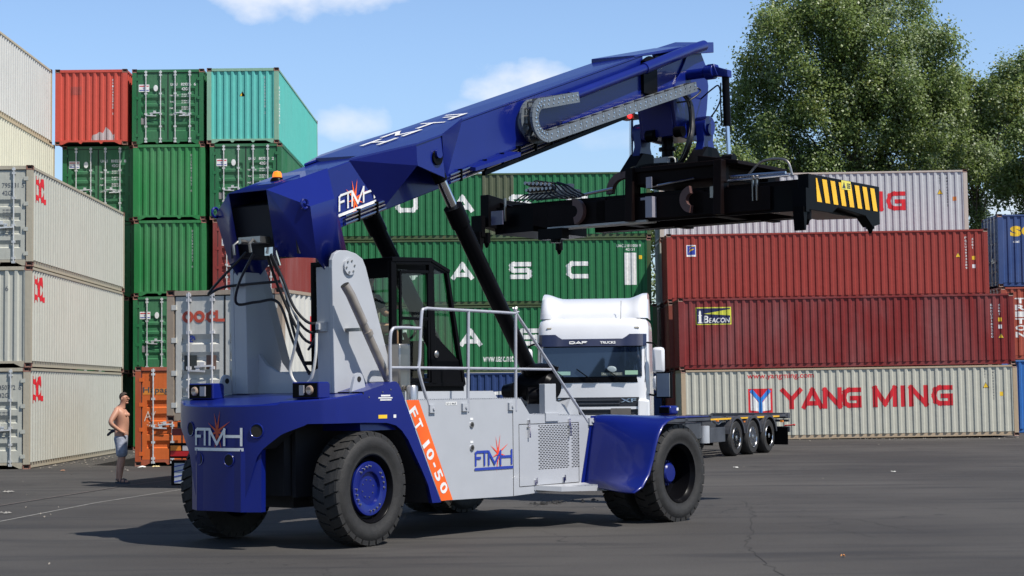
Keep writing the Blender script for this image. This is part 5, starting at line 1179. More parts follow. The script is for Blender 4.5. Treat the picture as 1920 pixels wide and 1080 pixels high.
# ---------------------------------------------------------------- road trailers and the white truck
TWH = mat('truck_white', (.66, .67, .69), .25, coat=.6, var=.02)
TGR = mat('truck_dark_grey', (.05, .055, .065), .5)
TNV = mat('visor_tint', (.012, .018, .05), .4, coat=.1)
CHS = mat('trailer_grey', (.055, .06, .07), .45, var=.25)
ALLOY = steel('alloy', (.62, .62, .62), .25)
AMB = mat('amber_reflector', (.75, .22, .02), .35); REDR = mat('red_reflector', (.45, .01, .012), .3)
def road_tyre(R_=.5, w_=.36):
    t = MB(); t.lathe([(0, R_*.58), (-.012, R_*.7), (-.01, R_*.88), (.03, R_*.97), (.07, R_), (w_-.07, R_), (w_-.03, R_*.97), (w_, R_*.88), (w_, R_*.58)], (0, 0, 0), 0, 40, close=True, sgn=-1)
    for k in range(3):
        t.lathe([(.09+.09*k, R_+.001), (.105+.09*k, R_+.001)], (0, 0, 0), 0, 40, sgn=-1) if False else None
    r = MB(); r.lathe([(0.0, R_*.60), (-.008, R_*.57), (.02, R_*.54), (.10, R_*.50), (.12, R_*.30), (.06, R_*.24), (.05, R_*.16), (-.01, R_*.14), (-.02, R_*.0001)], (0, 0, 0), 0, 32, sgn=-1)
    h = MB(); r.lathe([(-.005, R_*.60), (-.02, R_*.585), (-.005, R_*.57)], (0, 0, 0), 0, 32, sgn=-1)
    for k in range(10):
        a = 2*math.pi*k/10; c = .40*R_; h.tube([(-.11, c*math.cos(a), c*math.sin(a)), (-.085, c*math.cos(a), c*math.sin(a))], .035, 10)
    return t, r, h
_rw = {}
def road_wheel(parent, x, y, z, flip=False, R_=.5, alloy=True):
    """x is the outer face, outward +x unless flipped"""
    e = bpy.data.objects.new('wheel', None); C.objects.link(e); e.parent = parent; e.location = (x, y, z); e.rotation_euler = (R(random.uniform(0, 90)), 0, 0) if not flip else (R(random.uniform(0, 90)), 0, math.pi)
    k = (R_,)
    if k not in _rw:
        t, r, h = road_tyre(R_); _rw[k] = [t.build('tyre', RUBD if False else RUB, e), r.build('rim', ALLOY, e), h.build('rim_hole', DARK, e)]
    else:
        for o in _rw[k]: c = o.copy(); C.objects.link(c); c.parent = e
    return e
# trailer chassis behind the truck: local x right, y towards its rear
def skeletal(label, loc, yaw, L, wheels_y, ztop=1.10, x_in=.0, name='container_trailer'):
    t = thing(name, label, 'trailer', loc, R(-yaw))
    b = MB()
    for x in (-.42, .30): b.box(x, x+.12, .0, L, ztop-.40 if False else ztop-.36, ztop-.10); 
    for x in (-.46, .26): b.box(x, x+.20, .0, L, ztop-.12, ztop-.09)
    for y in (.1, L*.3, L*.55, L-.35): b.box(-1.2, 1.2, y, y+.16, ztop-.13, ztop)
    for x in (-1.2, 1.12): b.box(x, x+.08, .1, L-.2, ztop-.10, ztop-.03)
    b.box(-1.22, 1.22, L-.22, L, ztop-.16, ztop+.01)
    b.build('frame', CHS, t, smooth=0, bevel=.006)
    k = MB(); k.box(1.205, 1.212, .8, 1.6, ztop-.10, ztop-.03); k.box(1.205, 1.212, L*.45, L*.92, ztop-.10, ztop-.055); k.build('yellow_marking', mat('yellow_marking', (.75, .42, .02), .5), t, smooth=0)
    for y in wheels_y:
        road_wheel(t, 1.25, y, .5); road_wheel(t, -1.25, y, .5, True)
        a = MB(); a.tube([(-1.1, y, .5), (1.1, y, .5)], .07, 10); a.build('axle', CHS, t)
        for sx in (1, -1):
            g = MB(); n = 14; r0_ = .60
            for i in range(n):
                t0, t1 = R(12+156*i/n), R(12+156*(i+1)/n)
                p = lambda tt, rr, x: (x, y+rr*math.cos(tt), .50+rr*math.sin(tt)*.98)
                g.hexa([p(t0, r0_, sx*.85), p(t1, r0_, sx*.85), p(t1, r0_, sx*1.29), p(t0, r0_, sx*1.29), p(t0, r0_+.02, sx*.85), p(t1, r0_+.02, sx*.85), p(t1, r0_+.02, sx*1.29), p(t0, r0_+.02, sx*1.29)])
                g.hexa([p(t0, r0_-.05, sx*1.275), p(t1, r0_-.05, sx*1.275), p(t1, r0_-.05, sx*1.295), p(t0, r0_-.05, sx*1.295), p(t0, r0_+.02, sx*1.275), p(t1, r0_+.02, sx*1.275), p(t1, r0_+.02, sx*1.295), p(t0, r0_+.02, sx*1.295)])
            g.build('mudguard', mat('mudguard_grey', (.05, .052, .06), .35, var=.1), t, smooth=40)
    for sx in (1, -1):
        k = MB(); k.box(sx*.95-.22, sx*.95+.22, wheels_y[-1]+.62, wheels_y[-1]+.64, .18, .78); k.build('mudflap', BLK, t, smooth=0)
    return t
# white truck and its empty trailer
tk_loc = (1.77, 40.0, 0)
tr_yaw = 28
tloc = (1.78, 44.05)
yb = 7.35
tt = skeletal('empty black container trailer with yellow markings and three axles behind the white truck', (tloc[0], tloc[1], 0), tr_yaw, 11.6, (7.0, 8.31, 9.62), 1.12)
k = MB(); k.box(.5, 1.15, 3.4, 4.7, .55, .98); k.box(-1.15, -.5, 3.4, 4.7, .55, .98); k.build('battery_box', CHS, tt, smooth=0, bevel=.01)
k = MB(); k.box(1.0, 1.22, 5.15, 6.25, .42, .82); k.build('tool_box', CHS, tt, smooth=0, bevel=.01)
k = MB(); k.tube([(1.12, 4.95, .42), (1.12, 4.95, .88)], .15, 18); k.build('air_tank', mat('tank_grey', (.45, .47, .50), .35, .2), tt)
k = MB(); k.box(.7, .85, 3.2, 3.35, .05, .95); k.box(-.85, -.7, 3.2, 3.35, .05, .95); k.box(.62, .93, 3.1, 3.45, .03, .06); k.box(-.93, -.62, 3.1, 3.45, .03, .06); k.build('landing_leg', CHS, tt, smooth=0)
k = MB(); k.box(-1.2, 1.2, 11.55, 11.65, .55, .72); k.box(-1.2, 1.2, 11.5, 11.6, .86, .93); k.box(-.5, -.4, 11.4, 11.55, .55, .9); k.box(.4, .5, 11.4, 11.55, .55, .9); k.build('rear_bumper', CHS, tt, smooth=0)
k = MB(); k.box(.75, 1.20, 11.40, 11.44, .18, .70); k.build('mudflap', BLK, tt, smooth=0)
k = MB(); k.box(1.2, 1.26, 5.6, 5.68, .98, 1.02); k.box(1.2, 1.26, 7.62, 7.7, .92, .96); k.box(1.22, 1.30, 10.7, 10.78, .86, .92); k.build('side_marker', AMB, tt, smooth=0)
k = MB(); k.prism([(6.0, .95), (6.5, .95), (6.35, 1.1), (6.05, 1.12)], .9, 1.15, ax=0); k.tube(curve([(1.1, 5.6, 1.0), (1.15, 5.9, .9), (1.15, 6.2, 1.0)], 4), .02, 6); k.build('twistlock_bracket', STEEL, tt, smooth=0)
k = MB(); k.tube([(1.0, 11.7, .74), (1.28, 11.72, .76)], .02, 8); k.ball((1.3, 11.72, .76), .035); k.build('marker_stalk', REDR, tt)

tr = thing('truck_tractor', 'white truck cab with a dark sun visor facing the camera behind the stacker', 'truck', tk_loc, R(-7)); tr.scale = (1.02, 1.02, 1.025)
def ff(z):
    T = [(.3, .10), (.6, .02), (1.3, .0), (2.05, .03), (2.8, .15), (3.05, .19), (3.38, .30)]
    for (a, x), (b, y) in zip(T, T[1:]):
        if z <= b: return x+(y-x)*max(0, (z-a))/(b-a)
    return T[-1][1]
def hwid(z): return 1.245-.02*max(0, (z-2.0))
def surf(x, z, o=0):
    w_ = hwid(z); t = min(1, abs(x)/w_); return ff(z)+.07*t*t+(.18*((t-.86)/.14)**2 if t > .86 else 0)-o
body = MB(); zs_ = [.32, .45, .7, 1.0, 1.3, 1.6, 1.9, 2.1, 2.3, 2.6, 2.8, 3.0, 3.2, 3.33, 3.40]
xs_ = [-1, -.985, -.95, -.9, -.8, -.5, -.2, 0, .2, .5, .8, .9, .95, .985, 1]
grid = []
for z in zs_:
    w_ = hwid(z)-(0 if z < 3.3 else (z-3.3)*.8); row = [(x*w_, surf(x*hwid(z), z)+(0 if z < 3.3 else (z-3.3)*1.2), z) for x in xs_]; row += [(w_, .9, z), (w_, 2.2, z), (-w_, 2.2, z), (-w_, .9, z)]; grid.append(row)
n = len(grid[0])
for a, b in zip(grid, grid[1:]):
    for i in range(n): body.face([a[i], a[(i+1) % n], b[(i+1) % n], b[i]])
body.face(grid[-1]); body.face(grid[0][::-1])
cbody = body.build('cab', TWH, tr, smooth=40, merge=.001)
def patch(name, x0, x1, z0, z1, m_, off=.006, nx=12, nz=4, poly=None, parent=cbody, smooth=40):
    p = MB()
    for i in range(nx):
        for j in range(nz):
            xa, xb = x0+(x1-x0)*i/nx, x0+(x1-x0)*(i+1)/nx; za, zb_ = z0+(z1-z0)*j/nz, z0+(z1-z0)*(j+1)/nz
            p.face([(xa, surf(xa, za, off), za), (xb, surf(xb, za, off), za), (xb, surf(xb, zb_, off), zb_), (xa, surf(xa, zb_, off), zb_)])
    return p.build(name, m_, parent, smooth=smooth, merge=.0005)
WS = mat('windscreen_dark', (.015, .025, .04), .03, coat=1, spec=.8)
patch('windscreen_surround', -1.16, 1.16, 1.98, 2.84, BLK, .006)
patch('windscreen', -1.09, 1.09, 2.11, 2.80, WS, .012)
vz = MB(); VC = []
tp_ = lambda x: 3.04-(.0 if abs(x) > .80 else .10 if abs(x) < .70 else .10*(.80-abs(x))/.10)
for i in range(33):
    x = -1.19+2.38*i/32; VC.append([(x, surf(x, 2.8, .0), 2.795), (x, surf(x, 2.8, .09), 2.78), (x, surf(x, 3.0, .035), tp_(x)), (x, surf(x, 3.0, -.01), tp_(x)+.004)])
for a, b in zip(VC, VC[1:]):
    for k in range(3): vz.face([a[k], b[k], b[k+1], a[k+1]])
vis = vz.build('sun_visor', TNV, tr, smooth=30, merge=.0005)
vf_ = lambda a, z: (a, surf(a, 2.85, .09)-.012+(z-2.8)*.3, z)
F().strokeword('DAF', -.50, 2.83, [.13, .13, .12], .06, .018, .008).put('maker_lettering', WHITE, vis, vf_); F().word('TRUCKS', .18, 2.83, .34, .055, .03).put('maker_lettering', WHITE, vis, vf_)
patch('lower_grille', -1.02, 1.02, .98, 1.66, mat('grille_grey', (.02, .022, .028), .45), .004)
gb = MB()
for z in (1.52, 1.60): gb.box(-.92, .6, surf(0, z)-.035, surf(0, z)+.02, z-.012, z+.012)
gb.build('grille_slats', TGR, cbody, smooth=0)
for z0, z1 in ((1.40, 1.455), (1.22, 1.275), (1.06, 1.11)): patch('grille_bar', -1.0, 1.0, z0, z1, TWH, .035, nz=1)
F().word('DAF', -.95, 1.56, .26, .075, .02).put('maker_lettering', ALLOY, cbody, lambda a, z: (a, surf(a, z)-.012, z)); F().word('XF', .62, 1.55, .34, .08, .02).put('maker_lettering', ALLOY, cbody, lambda a, z: (a, surf(a, z)-.012, z))
patch('number_plate', .40, .84, 1.08, 1.42, mat('plate_brown', (.12, .11, .10), .6), .045, nx=3, nz=1)
pf = MB()
for s in (1, -1):
    pf.hexa([(s*.96, -.06, .5), (s*1.25, .02, .5), (s*1.25, .5, .5), (s*.96, .3, .5), (s*1.00, -.03, 1.62), (s*1.25, .08, 1.60), (s*1.25, .5, 1.60), (s*1.00, .3, 1.62)])
pf.build('corner_panel', TWH, cbody, smooth=0, bevel=.04)
pf = MB(); pf.box(-1.22, 1.22, -.10, .5, .30, .92); pf.build('bumper', TWH, tr, smooth=0, bevel=.05)
for s in (1, -1):
    h = MB(); h.box(s*.95-.22, s*.95+.22, -.115, -.08, .62, .86); h.build('headlight', mat('headlight_glass', (.5, .52, .55), .1, .2), tr, smooth=0, bevel=.01)
    h = MB(); h.box(s*.95-.04+.02*s, s*.95+.06+.02*s, surf(.95, 3.2)-.02, surf(.95, 3.2)+.1, 3.17, 3.20); h.build('roof_marker', mat('marker_pale', (.5, .45, .35), .4), cbody, smooth=0)
# wipers
for x in (-.55, -.02, .62):
    h = MB(); h.bar((x, surf(x, 2.05, .05), 2.05), (x-.32, surf(x-.3, 2.26, .035), 2.28), .02, .03, (0, -1, 0)); h.box(x-.14, x+.14, surf(x, 2.02, .05), surf(x, 2.02, .0), 2.0, 2.05); h.build('wiper', BLK, cbody, smooth=0)
# dashboard items seen behind the glass
for x0, x1, z0, z1, c in ((-.78, -.48, 2.15, 2.23, (.25, .42, .36)), (.72, 1.0, 2.15, 2.24, (.25, .42, .30)), (.20, .66, 2.135, 2.20, (.10, .12, .10))):
    patch('dashboard_card', x0, x1, z0, z1, mat('card_%d' % int(x0*100), c, .5), .015, nx=3, nz=1)
F().word('ANTUNET', .22, 2.145, .42, .045, .02).put('dashboard_lettering', mat('dull_letter', (.25, .28, .26), .6), cbody, lambda a, z: (a, surf(a, z)-.018, z))
h = MB(); h.ball((.42, surf(.42, 2.26)-.0, 2.24), (.13, .02, .10)); h.build('dashboard_helmet', mat('dull_white', (.30, .36, .38), .5), cbody)
# air deflector on the roof
df = MB(); G = []
for i in range(25):
    x = -1.20+2.40*i/24; ax_ = abs(x)/1.20; col = []
    for j in range(11):
        t = j/10; sidef = max(0, (ax_-.62)/.38); sm = sidef*sidef*(3-2*sidef)
        z = 3.40+.55*math.sin(t*math.pi/2)*(1-.10*(1-sm))+.05*sm*t; yy = .50+1.15*(t**1.6)*(1-.35*sm)-.22*sm*(1-t*.3)+.35*(ax_**8)
        col.append((x*(1-.03*t), yy, z))
    G.append(col)
for a, b in zip(G, G[1:]):
    for j in range(10): df.face([a[j], b[j], b[j+1], a[j+1]])
for g_, s in ((G[0], -1), (G[-1], 1)):
    for j in range(10): df.face([g_[j], g_[j+1], (g_[j+1][0], 2.1, g_[j+1][2]), (g_[j][0], 2.1, g_[j][2])])
for a, b in zip(G, G[1:]): df.face([a[-1], b[-1], (b[-1][0], 2.1, b[-1][2]), (a[-1][0], 2.1, a[-1][2])])
df.build('roof_deflector', TWH, tr, smooth=50, merge=.0005)
h = MB(); h.tube([(.62, .42, 3.38), (.63, .45, 3.78)], .006, 6); h.build('aerial', BLK, tr)
for s in (1, -1):
    for z0, z1, nm in ((2.17, 2.74, 'mirror'), (1.80, 2.12, 'mirror')):
        x0 = s*1.32; h = MB(); h.box(min(x0, x0+s*.27), max(x0, x0+s*.27), .02, .20, z0, z1); q = h.build(nm, TWH, tr, bevel=.07, smooth=50)
        k = MB(); k.box(min(x0, x0+s*.27)+.03, max(x0, x0+s*.27)-.03, .195, .205, z0+.04, z1-.04); k.build('mirror_glass', BLK, q, smooth=0)
    h = MB(); h.tube(curve([(s*1.2, .3, 2.85), (s*1.35, .15, 2.82), (s*1.45, .12, 2.72)], 4), .02, 8); h.tube(curve([(s*1.2, .3, 1.72), (s*1.36, .15, 1.70), (s*1.44, .12, 1.82)], 4), .022, 8); h.build('mirror_arm', BLK, tr)
h = MB(); h.box(-.45, .45, 1.0, 6.0, .55, .85); h.box(-1.15, 1.15, 2.4, 3.9, .5, .9) ; h.lathe([(.95, .0001), (.95, .5), (1.0, .52), (1.04, .48), (1.04, .0001)], (0, 4.0, 0), 2, 28); h.build('frame', CHS, tr, smooth=0)
for x, y, fl_2 in ((1.22, 1.35, False), (-1.22, 1.35, True), (1.22, 4.6, False), (-1.22, 4.6, True)): road_wheel(tr, x, y, .5, fl_2)

# the grey container on a trailer at left
ol = (-6.85, 35.4); oy = 14
M_ = Matrix.Rotation(R(-oy), 4, 'Z')
pos = Vector((ol[0], ol[1], 0))+M_ @ Vector((CW, 0, 0))
OG = (.55, .545, .50)
t, s_, e_ = container('grey container with red letters on rusty-framed doors, riding on a trailer', (pos.x, pos.y, 1.33), R(90-oy), OG, 'door', L=6.06, rust=.3, doors_style=1, frame=cpaint('rusty_grey_frame', (.34, .27, .20), 1.0, (.20, .07, .03)), bar=mat('pale_bar', (.50, .50, .52), .5))
f_ = F(); 
for a in (.34, .58): f_.stroke([(a+.10+.085*math.cos(2*math.pi*k/14), 2.06+.085*math.sin(2*math.pi*k/14)) for k in range(15)], .06)
f_.stroke([(.99, 2.12), (.93, 2.145), (.86, 2.10), (.85, 2.02), (.90, 1.98), (.99, 2.0)], .06).stroke([(1.05, 2.15), (1.05, 1.985), (1.19, 1.985)], .06)
o = e_(f_, mat('faded_red', (.50, .075, .04), .6)); 
o = e_(F().stroke([(.52+.06*math.cos(2*math.pi*k/9), 1.62+.055*math.sin(2*math.pi*k/9)) for k in range(8)], .035).stroke([(.49, 1.60), (.55, 1.65)], .03), mat('faded_blue', (.02, .04, .22), .6), 'round_emblem')
e_(F().rect(.36, .63, 1.0, 1.30), mat('dark_plate', (.03, .035, .032), .5), 'black_plate'); e_(F().rect(.83, 1.04, 1.02, 1.30), mat('brown_plate', (.14, .08, .06), .6), 'brown_plate')
s_(F().rect(1.6, 2.3, 1.5, 2.1), REDL, 'red_mark')
t2 = skeletal('dark trailer carrying the grey container, its red tail lamp beside the stacker', ((Vector((ol[0], ol[1], 0))+M_ @ Vector((CW/2, .35, 0))).x, (Vector((ol[0], ol[1], 0))+M_ @ Vector((CW/2, .35, 0))).y, 0), oy, 8.2, (1.9, 3.21, 4.52), 1.31)
k = MB(); k.box(-1.2, 1.2, -.15, .02, 1.05, 1.18); k.build('rear_beam', mat('rusty_red', (.22, .02, .015), .6, var=.4), t2, smooth=0)
for s in (1, -1):
    k = MB(); k.box(s*.98-.27, s*.98+.27, -.16, -.06, .60, .90); q = k.build('lamp_cluster', BLK, t2, smooth=0)
    k = MB(); k.box(s*.98-.24, s*.98+.24, -.175, -.158, .64, .74); k.build('red_lens', REDR, q, smooth=0)
    k = MB(); k.box(s*.98-.24, s*.98-.02, -.175, -.158, .75, .85); k.build('amber_lens', AMB, q, smooth=0)
    k = MB(); k.box(s*.98+.02, s*.98+.24, -.175, -.158, .75, .85); k.build('pale_lens', mat('pale_lens', (.5, .45, .45), .3), q, smooth=0)
    k = MB(); k.box(s*.98-.27, s*.98+.27, -.07, -.05, .06, .56); q = k.build('mudflap', BLK, t2, smooth=0)
    k = MB(); k.box(s*.98-.20, s*.98+.20, -.082, -.07, .10, .50); q2 = k.build('flap_panel', mat('flap_grey', (.42, .44, .46), .5), q, smooth=0)
    k = MB()
    for i in range(4): z = .14+.10*i; k.hexa([(s*.98-.20, -.088, z-.02), (s*.98+.20, -.088, z+.06), (s*.98+.20, -.083, z+.06), (s*.98-.20, -.083, z-.02), (s*.98-.20, -.088, z), (s*.98+.20, -.088, z+.08), (s*.98+.20, -.083, z+.08), (s*.98-.20, -.083, z)])
    k.build('blue_stripes', BLUEL, q, smooth=0)

# ---------------------------------------------------------------- trees
def leafmat(name, c1, c2):
    m, t, b = nodes(name); n = t.nodes.new; l = t.links.new
    oc = n('ShaderNodeTexCoord'); nz = n('ShaderNodeTexNoise'); nz.inputs['Scale'].default_value = 1.1; nz.inputs['Detail'].default_value = 5; l(oc.outputs['Object'], nz.inputs['Vector'])
    wn = n('ShaderNodeTexWhiteNoise'); ge = n('ShaderNodeNewGeometry'); 
    r = n('ShaderNodeValToRGB'); r.color_ramp.elements[0].position = .35; r.color_ramp.elements[1].position = .65; r.color_ramp.elements[0].color = c1+(1,); r.color_ramp.elements[1].color = c2+(1,)
    l(nz.outputs[0], r.inputs[0]); l(r.outputs[0], b.inputs['Base Color']); b.inputs['Roughness'].default_value = .42; b.inputs['Specular IOR Level'].default_value = .5
    tr_ = n('ShaderNodeBsdfTranslucent'); l(r.outputs[0], tr_.inputs[0]); mx = n('ShaderNodeMixShader'); mx.inputs[0].default_value = .45
    l(b.outputs[0], mx.inputs[1]); l(tr_.outputs[0], mx.inputs[2]); l(mx.outputs[0], t.nodes['Material Output'].inputs[0]); return m
LEAF = [leafmat('leaf_mid', (.165, .235, .062), (.24, .315, .09)), leafmat('leaf_dark', (.11, .165, .045), (.165, .225, .065)), leafmat('leaf_pale', (.26, .32, .18), (.34, .40, .24)), leafmat('leaf_yellowish', (.15, .19, .04), (.20, .22, .05))]
BARK = mat('bark', (.10, .085, .065), .9, var=.3, bump=.6, bscale=12)
def tree(label, base, H_, clumps, nleaf, seed, trunk_r=.35, lean=(0, 0), leaf=.17, group=None, nbr=16):
    """clumps: list of (x, y, z, r) relative to the base: the crown is leaves scattered through the clumps"""
    g = np.random.default_rng(seed); rd = random.Random(seed)
    t = thing('poplar_tree', label, 'tree', base, 0, group)
    cl = []
    for (x, y, z, r) in clumps:
        k = max(4, int(r*r*6.5))
        for _ in range(k):
            d = g.normal(size=3); d /= np.linalg.norm(d); rr = r*1.06*(g.random()**.42)
            cl.append((x+d[0]*rr, y+d[1]*rr, z+d[2]*rr*1.05,   .38+g.random()*.62))
    cl = np.array(cl); wgt = cl[:, 3]**2.2; wgt /= wgt.sum()
    idx = g.choice(len(cl), nleaf, p=wgt); c = cl[idx]
    d = g.normal(size=(nleaf, 3)); d /= np.linalg.norm(d, axis=1)[:, None]
    p = c[:, :3]+d*(c[:, 3]*(g.random(nleaf)**.5)*np.where(g.random(nleaf) < .22, 1.55, 1.0))[:, None]*np.array([1.0, 1.0, 1.15])
    n = d*.6+g.normal(size=(nleaf, 3))*.6+np.array([.2, -.25, .45]); n /= np.linalg.norm(n, axis=1)[:, None]
    a = np.cross(n, g.normal(size=(nleaf, 3))); a /= np.linalg.norm(a, axis=1)[:, None]; b = np.cross(n, a)
    s = (leaf*(.6+.7*g.random(nleaf)))[:, None]
    V_ = np.stack([p-a*s*.5, p+b*s*.38+a*s*.05, p+a*s*.55, p-b*s*.38+a*s*.05], 1).reshape(-1, 3)
    me = bpy.data.meshes.new('crown'); me.vertices.add(4*nleaf); me.loops.add(4*nleaf); me.polygons.add(nleaf)
    me.vertices.foreach_set('co', V_.astype(np.float32).ravel()); me.loops.foreach_set('vertex_index', np.arange(4*nleaf, dtype=np.int32))
    me.polygons.foreach_set('loop_start', np.arange(0, 4*nleaf, 4, dtype=np.int32)); me.polygons.foreach_set('loop_total', np.full(nleaf, 4, dtype=np.int32))
    cm = g.choice([0, 1, 2, 3], len(cl), p=[.5, .24, .16, .10]); lm = np.where(g.random(nleaf) < .45, cm[idx], g.choice([0, 1, 2, 3], nleaf, p=[.48, .28, .18, .06]))
    for q in LEAF: me.materials.append(q)
    me.polygons.foreach_set('material_index', lm.astype(np.int32)); me.update(); me.validate()
    o = bpy.data.objects.new('crown', me); C.objects.link(o); o.parent = t
    tk_ = MB(); pts = [(lean[0]*k/8*k/8+.15*math.sin(k*1.3), lean[1]*k/8, H_*.86*k/8) for k in range(9)]
    tk_.tube(curve(pts, 3), [trunk_r*(1-.9*i/24)+.03 for i in range(25)], 10)
    big = sorted(clumps, key=lambda q: -q[3])
    for (x, y, z, r) in (clumps+[tuple(float(w_) for w_ in c_[:4]) for c_ in cl[g.choice(len(cl), min(len(cl), nbr), replace=False)]]):
        z0 = max(1.5, z-abs(x)*1.1-rd.uniform(1.5, 3.5)); k = min(1, z0/(H_*.86)); bx = lean[0]*k*k
        m1 = (bx*.5+x*.45, y*.4, z0+(z-z0)*.42+rd.uniform(-.3, .3)); rb_ = .05+.028*r
        tk_.tube(curve([(bx, 0, z0), m1, (x*.9, y*.9, z)], 4), [rb_*(1-.85*i/8) for i in range(9)], 6)
    tk_.build('trunk', BARK, t, smooth=60); return t
gT = 'poplar trees behind the containers'
random.seed(5)
s_t = 35.3
def px(x, y, d=95): s = 3350/d; return ((x-960)/s, 1.87+(728.5-.01*(x-960)-y)/s)
def mk(cx, d, lst, **k):
    X, _ = px(cx, 0, d); g = random.Random(int(cx)); out_ = []
    for (x, y, r) in lst:
        a, z = px(x, y, d); out_.append((a-X, g.uniform(-2.2, 2.2), z, r*d/3350))
    return X, out_
c1 = [(1440, 60, 46), (1425, 150, 52), (1410, 245, 44), (1400, 320, 40), (1480, 60, 50), (1500, 10, 50), (1560, -20, 70), (1560, 80, 80), (1500, 150, 70), (1480, 250, 66), (1560, 200, 80), (1640, -20, 70), (1650, 90, 85), (1640, 200, 80), (1720, 20, 60), (1745, 90, 48), (1720, 140, 62), (1700, 220, 66), (1755, 200, 50), (1560, 290, 66), (1640, 300, 66), (1460, 330, 48), (1540, 350, 50), (1700, 300, 50), (1762, 48, 22), (1395, 195, 30), (1740, 270, 45), (1600, -80, 80), (1620, 380, 60), (1700, 380, 50), (1480, 400, 50), (1450, 200, 50), (1540, 30, 60), (1600, 150, 80), (1680, 150, 70), (1520, 320, 60), (1600, 330, 60), (1420, 100, 30), (1430, 290, 50), (1780, 130, 40), (1790, 190, 40), (1780, 260, 50), (1770, 330, 50), (1660, 350, 50)]
X, cc_ = mk(1600, 95, c1); tree('tall broad poplar with grey-green leaves, the largest tree, above the pale container', (X, 95, 0), 24, cc_, 210000, 4, .42, (.5, 0), leaf=.150, group=gT)
c2 = [(1815, 190, 40), (1845, 175, 42), (1880, 200, 40), (1830, 250, 46), (1880, 260, 46), (1800, 300, 44), (1850, 330, 44), (1830, 400, 34), (1895, 330, 34), (1790, 240, 30), (1850, 430, 34), (1800, 380, 36), (1840, 500, 40), (1910, 170, 20), (1800, 160, 34), (1788, 135, 22), (1815, 230, 40), (1872, 165, 30), (1898, 180, 34), (1900, 240, 40), (1780, 200, 40)]
X, cc_ = mk(1835, 100, c2); tree('lower poplar to the right of the largest one, behind the white container top', (X, 100, 0), 18, cc_, 75000, 9, .30, leaf=.155, group=gT)
c3 = [(1915, 165, 34), (1940, 180, 60), (1930, 260, 50), (1960, 330, 60), (1910, 330, 26), (1985, 220, 50), (1950, 110, 30), (1960, 430, 50)]
X, cc_ = mk(1950, 92, c3); tree('poplar cut off by the right edge of the photo', (X, 92, 0), 19, cc_, 45000, 12, .30, leaf=.155, group=gT)
c4 = [(1235, 380, 30), (1240, 450, 34), (1225, 520, 34), (1245, 590, 34), (1232, 660, 34), (1245, 720, 30), (1200, 420, 34), (1280, 400, 40), (1310, 330, 34), (1335, 300, 26), (1360, 290, 34), (1300, 460, 40), (1180, 500, 40), (1310, 280, 12), (1285, 275, 8), (1380, 330, 40)]
X, cc_ = mk(1270, 84, c4); tree('leafy tree seen through the dark gap between the green and red stacks', (X, 84, 0), 11, cc_, 34000, 15, .22, leaf=.15, group=gT)

# ---------------------------------------------------------------- people
SKIN = mat('sunburnt_skin', (.46, .235, .155), .55, var=.12, scale=6)
def skin_body(name, nodes_, edges, m, parent, sub=2, root=0, extra=None):
    me = bpy.data.meshes.new(name); me.from_pydata([n[0] for n in nodes_], edges, [])
    o = bpy.data.objects.new(name, me); C.objects.link(o)
    o.modifiers.new('skin', 'SKIN'); sv_ = me.skin_vertices[0].data
    for i, n in enumerate(nodes_):
        r = n[1]; sv_[i].radius = r if isinstance(r, tuple) else (r, r)
    sv_[root].use_root = True
    s = o.modifiers.new('sub', 'SUBSURF'); s.levels = sub; s.render_levels = sub
    bpy.context.view_layer.update(); dg = bpy.context.evaluated_depsgraph_get()
    me2 = bpy.data.meshes.new_from_object(o.evaluated_get(dg)); bpy.data.objects.remove(o)
    if extra:
        bm = bmesh.new(); bm.from_mesh(me2)
        em = bpy.data.meshes.new('x'); em.from_pydata(extra.v, [], extra.f); bm.from_mesh(em); bmesh.ops.recalc_face_normals(bm, faces=bm.faces); bm.to_mesh(me2); bm.free()
    me2.name = name; me2.materials.clear(); me2.materials.append(m); me2.polygons.foreach_set('use_smooth', [True]*len(me2.polygons)); me2.polygons.foreach_set('material_index', [0]*len(me2.polygons))
    o2 = bpy.data.objects.new(name, me2); C.objects.link(o2); o2.parent = parent; return o2
# standing man: local x forward (towards the right of the photo), y away from the camera
man = thing('person', 'shirtless man in grey shorts and sandals standing with hands on hips', 'person', (-8.29, 37.93, 0), R(-6))
K_ = 1.05
nd = [((-.02, 0, .97), (.15, .115)), ((.0, 0, 1.10), (.155, .125)), ((.01, 0, 1.25), (.165, .13)), ((-.03, 0, 1.40), (.17, .12)), ((-.03, 0, 1.50), (.11, .08)), ((.01, 0, 1.555), .058), ((.03, 0, 1.62), .062), ((.045, 0, 1.71), (.085, .098)), ((.04, 0, 1.775), (.075, .09)),
      ((-.04, -.17, 1.455), .068), ((-.13, -.33, 1.235), .048), ((-.10, -.33, 1.18), .044), ((.05, -.20, 1.04), .031), ((.09, -.175, 1.01), (.035, .02)),
      ((-.05, .17, 1.455), .068), ((-.23, .32, 1.22), .046), ((-.24, .31, 1.16), .042), ((-.06, .20, 1.03), .030), ((-.01, .175, 1.0), (.035, .02)),
      ((.0, -.10, .88), .095), ((.05, -.105, .50), .060), ((.02, -.11, .34), .058), ((.0, -.11, .085), .036), ((.015, -.11, .05), .04), ((.10, -.115, .035), .035), ((.17, -.12, .03), .026),
      ((-.03, .10, .88), .095), ((-.05, .11, .50), .060), ((-.09, .12, .34), .056), ((-.12, .12, .085), .036), ((-.105, .12, .05), .04), ((-.02, .13, .035), .035), ((.05, .13, .03), .026)]
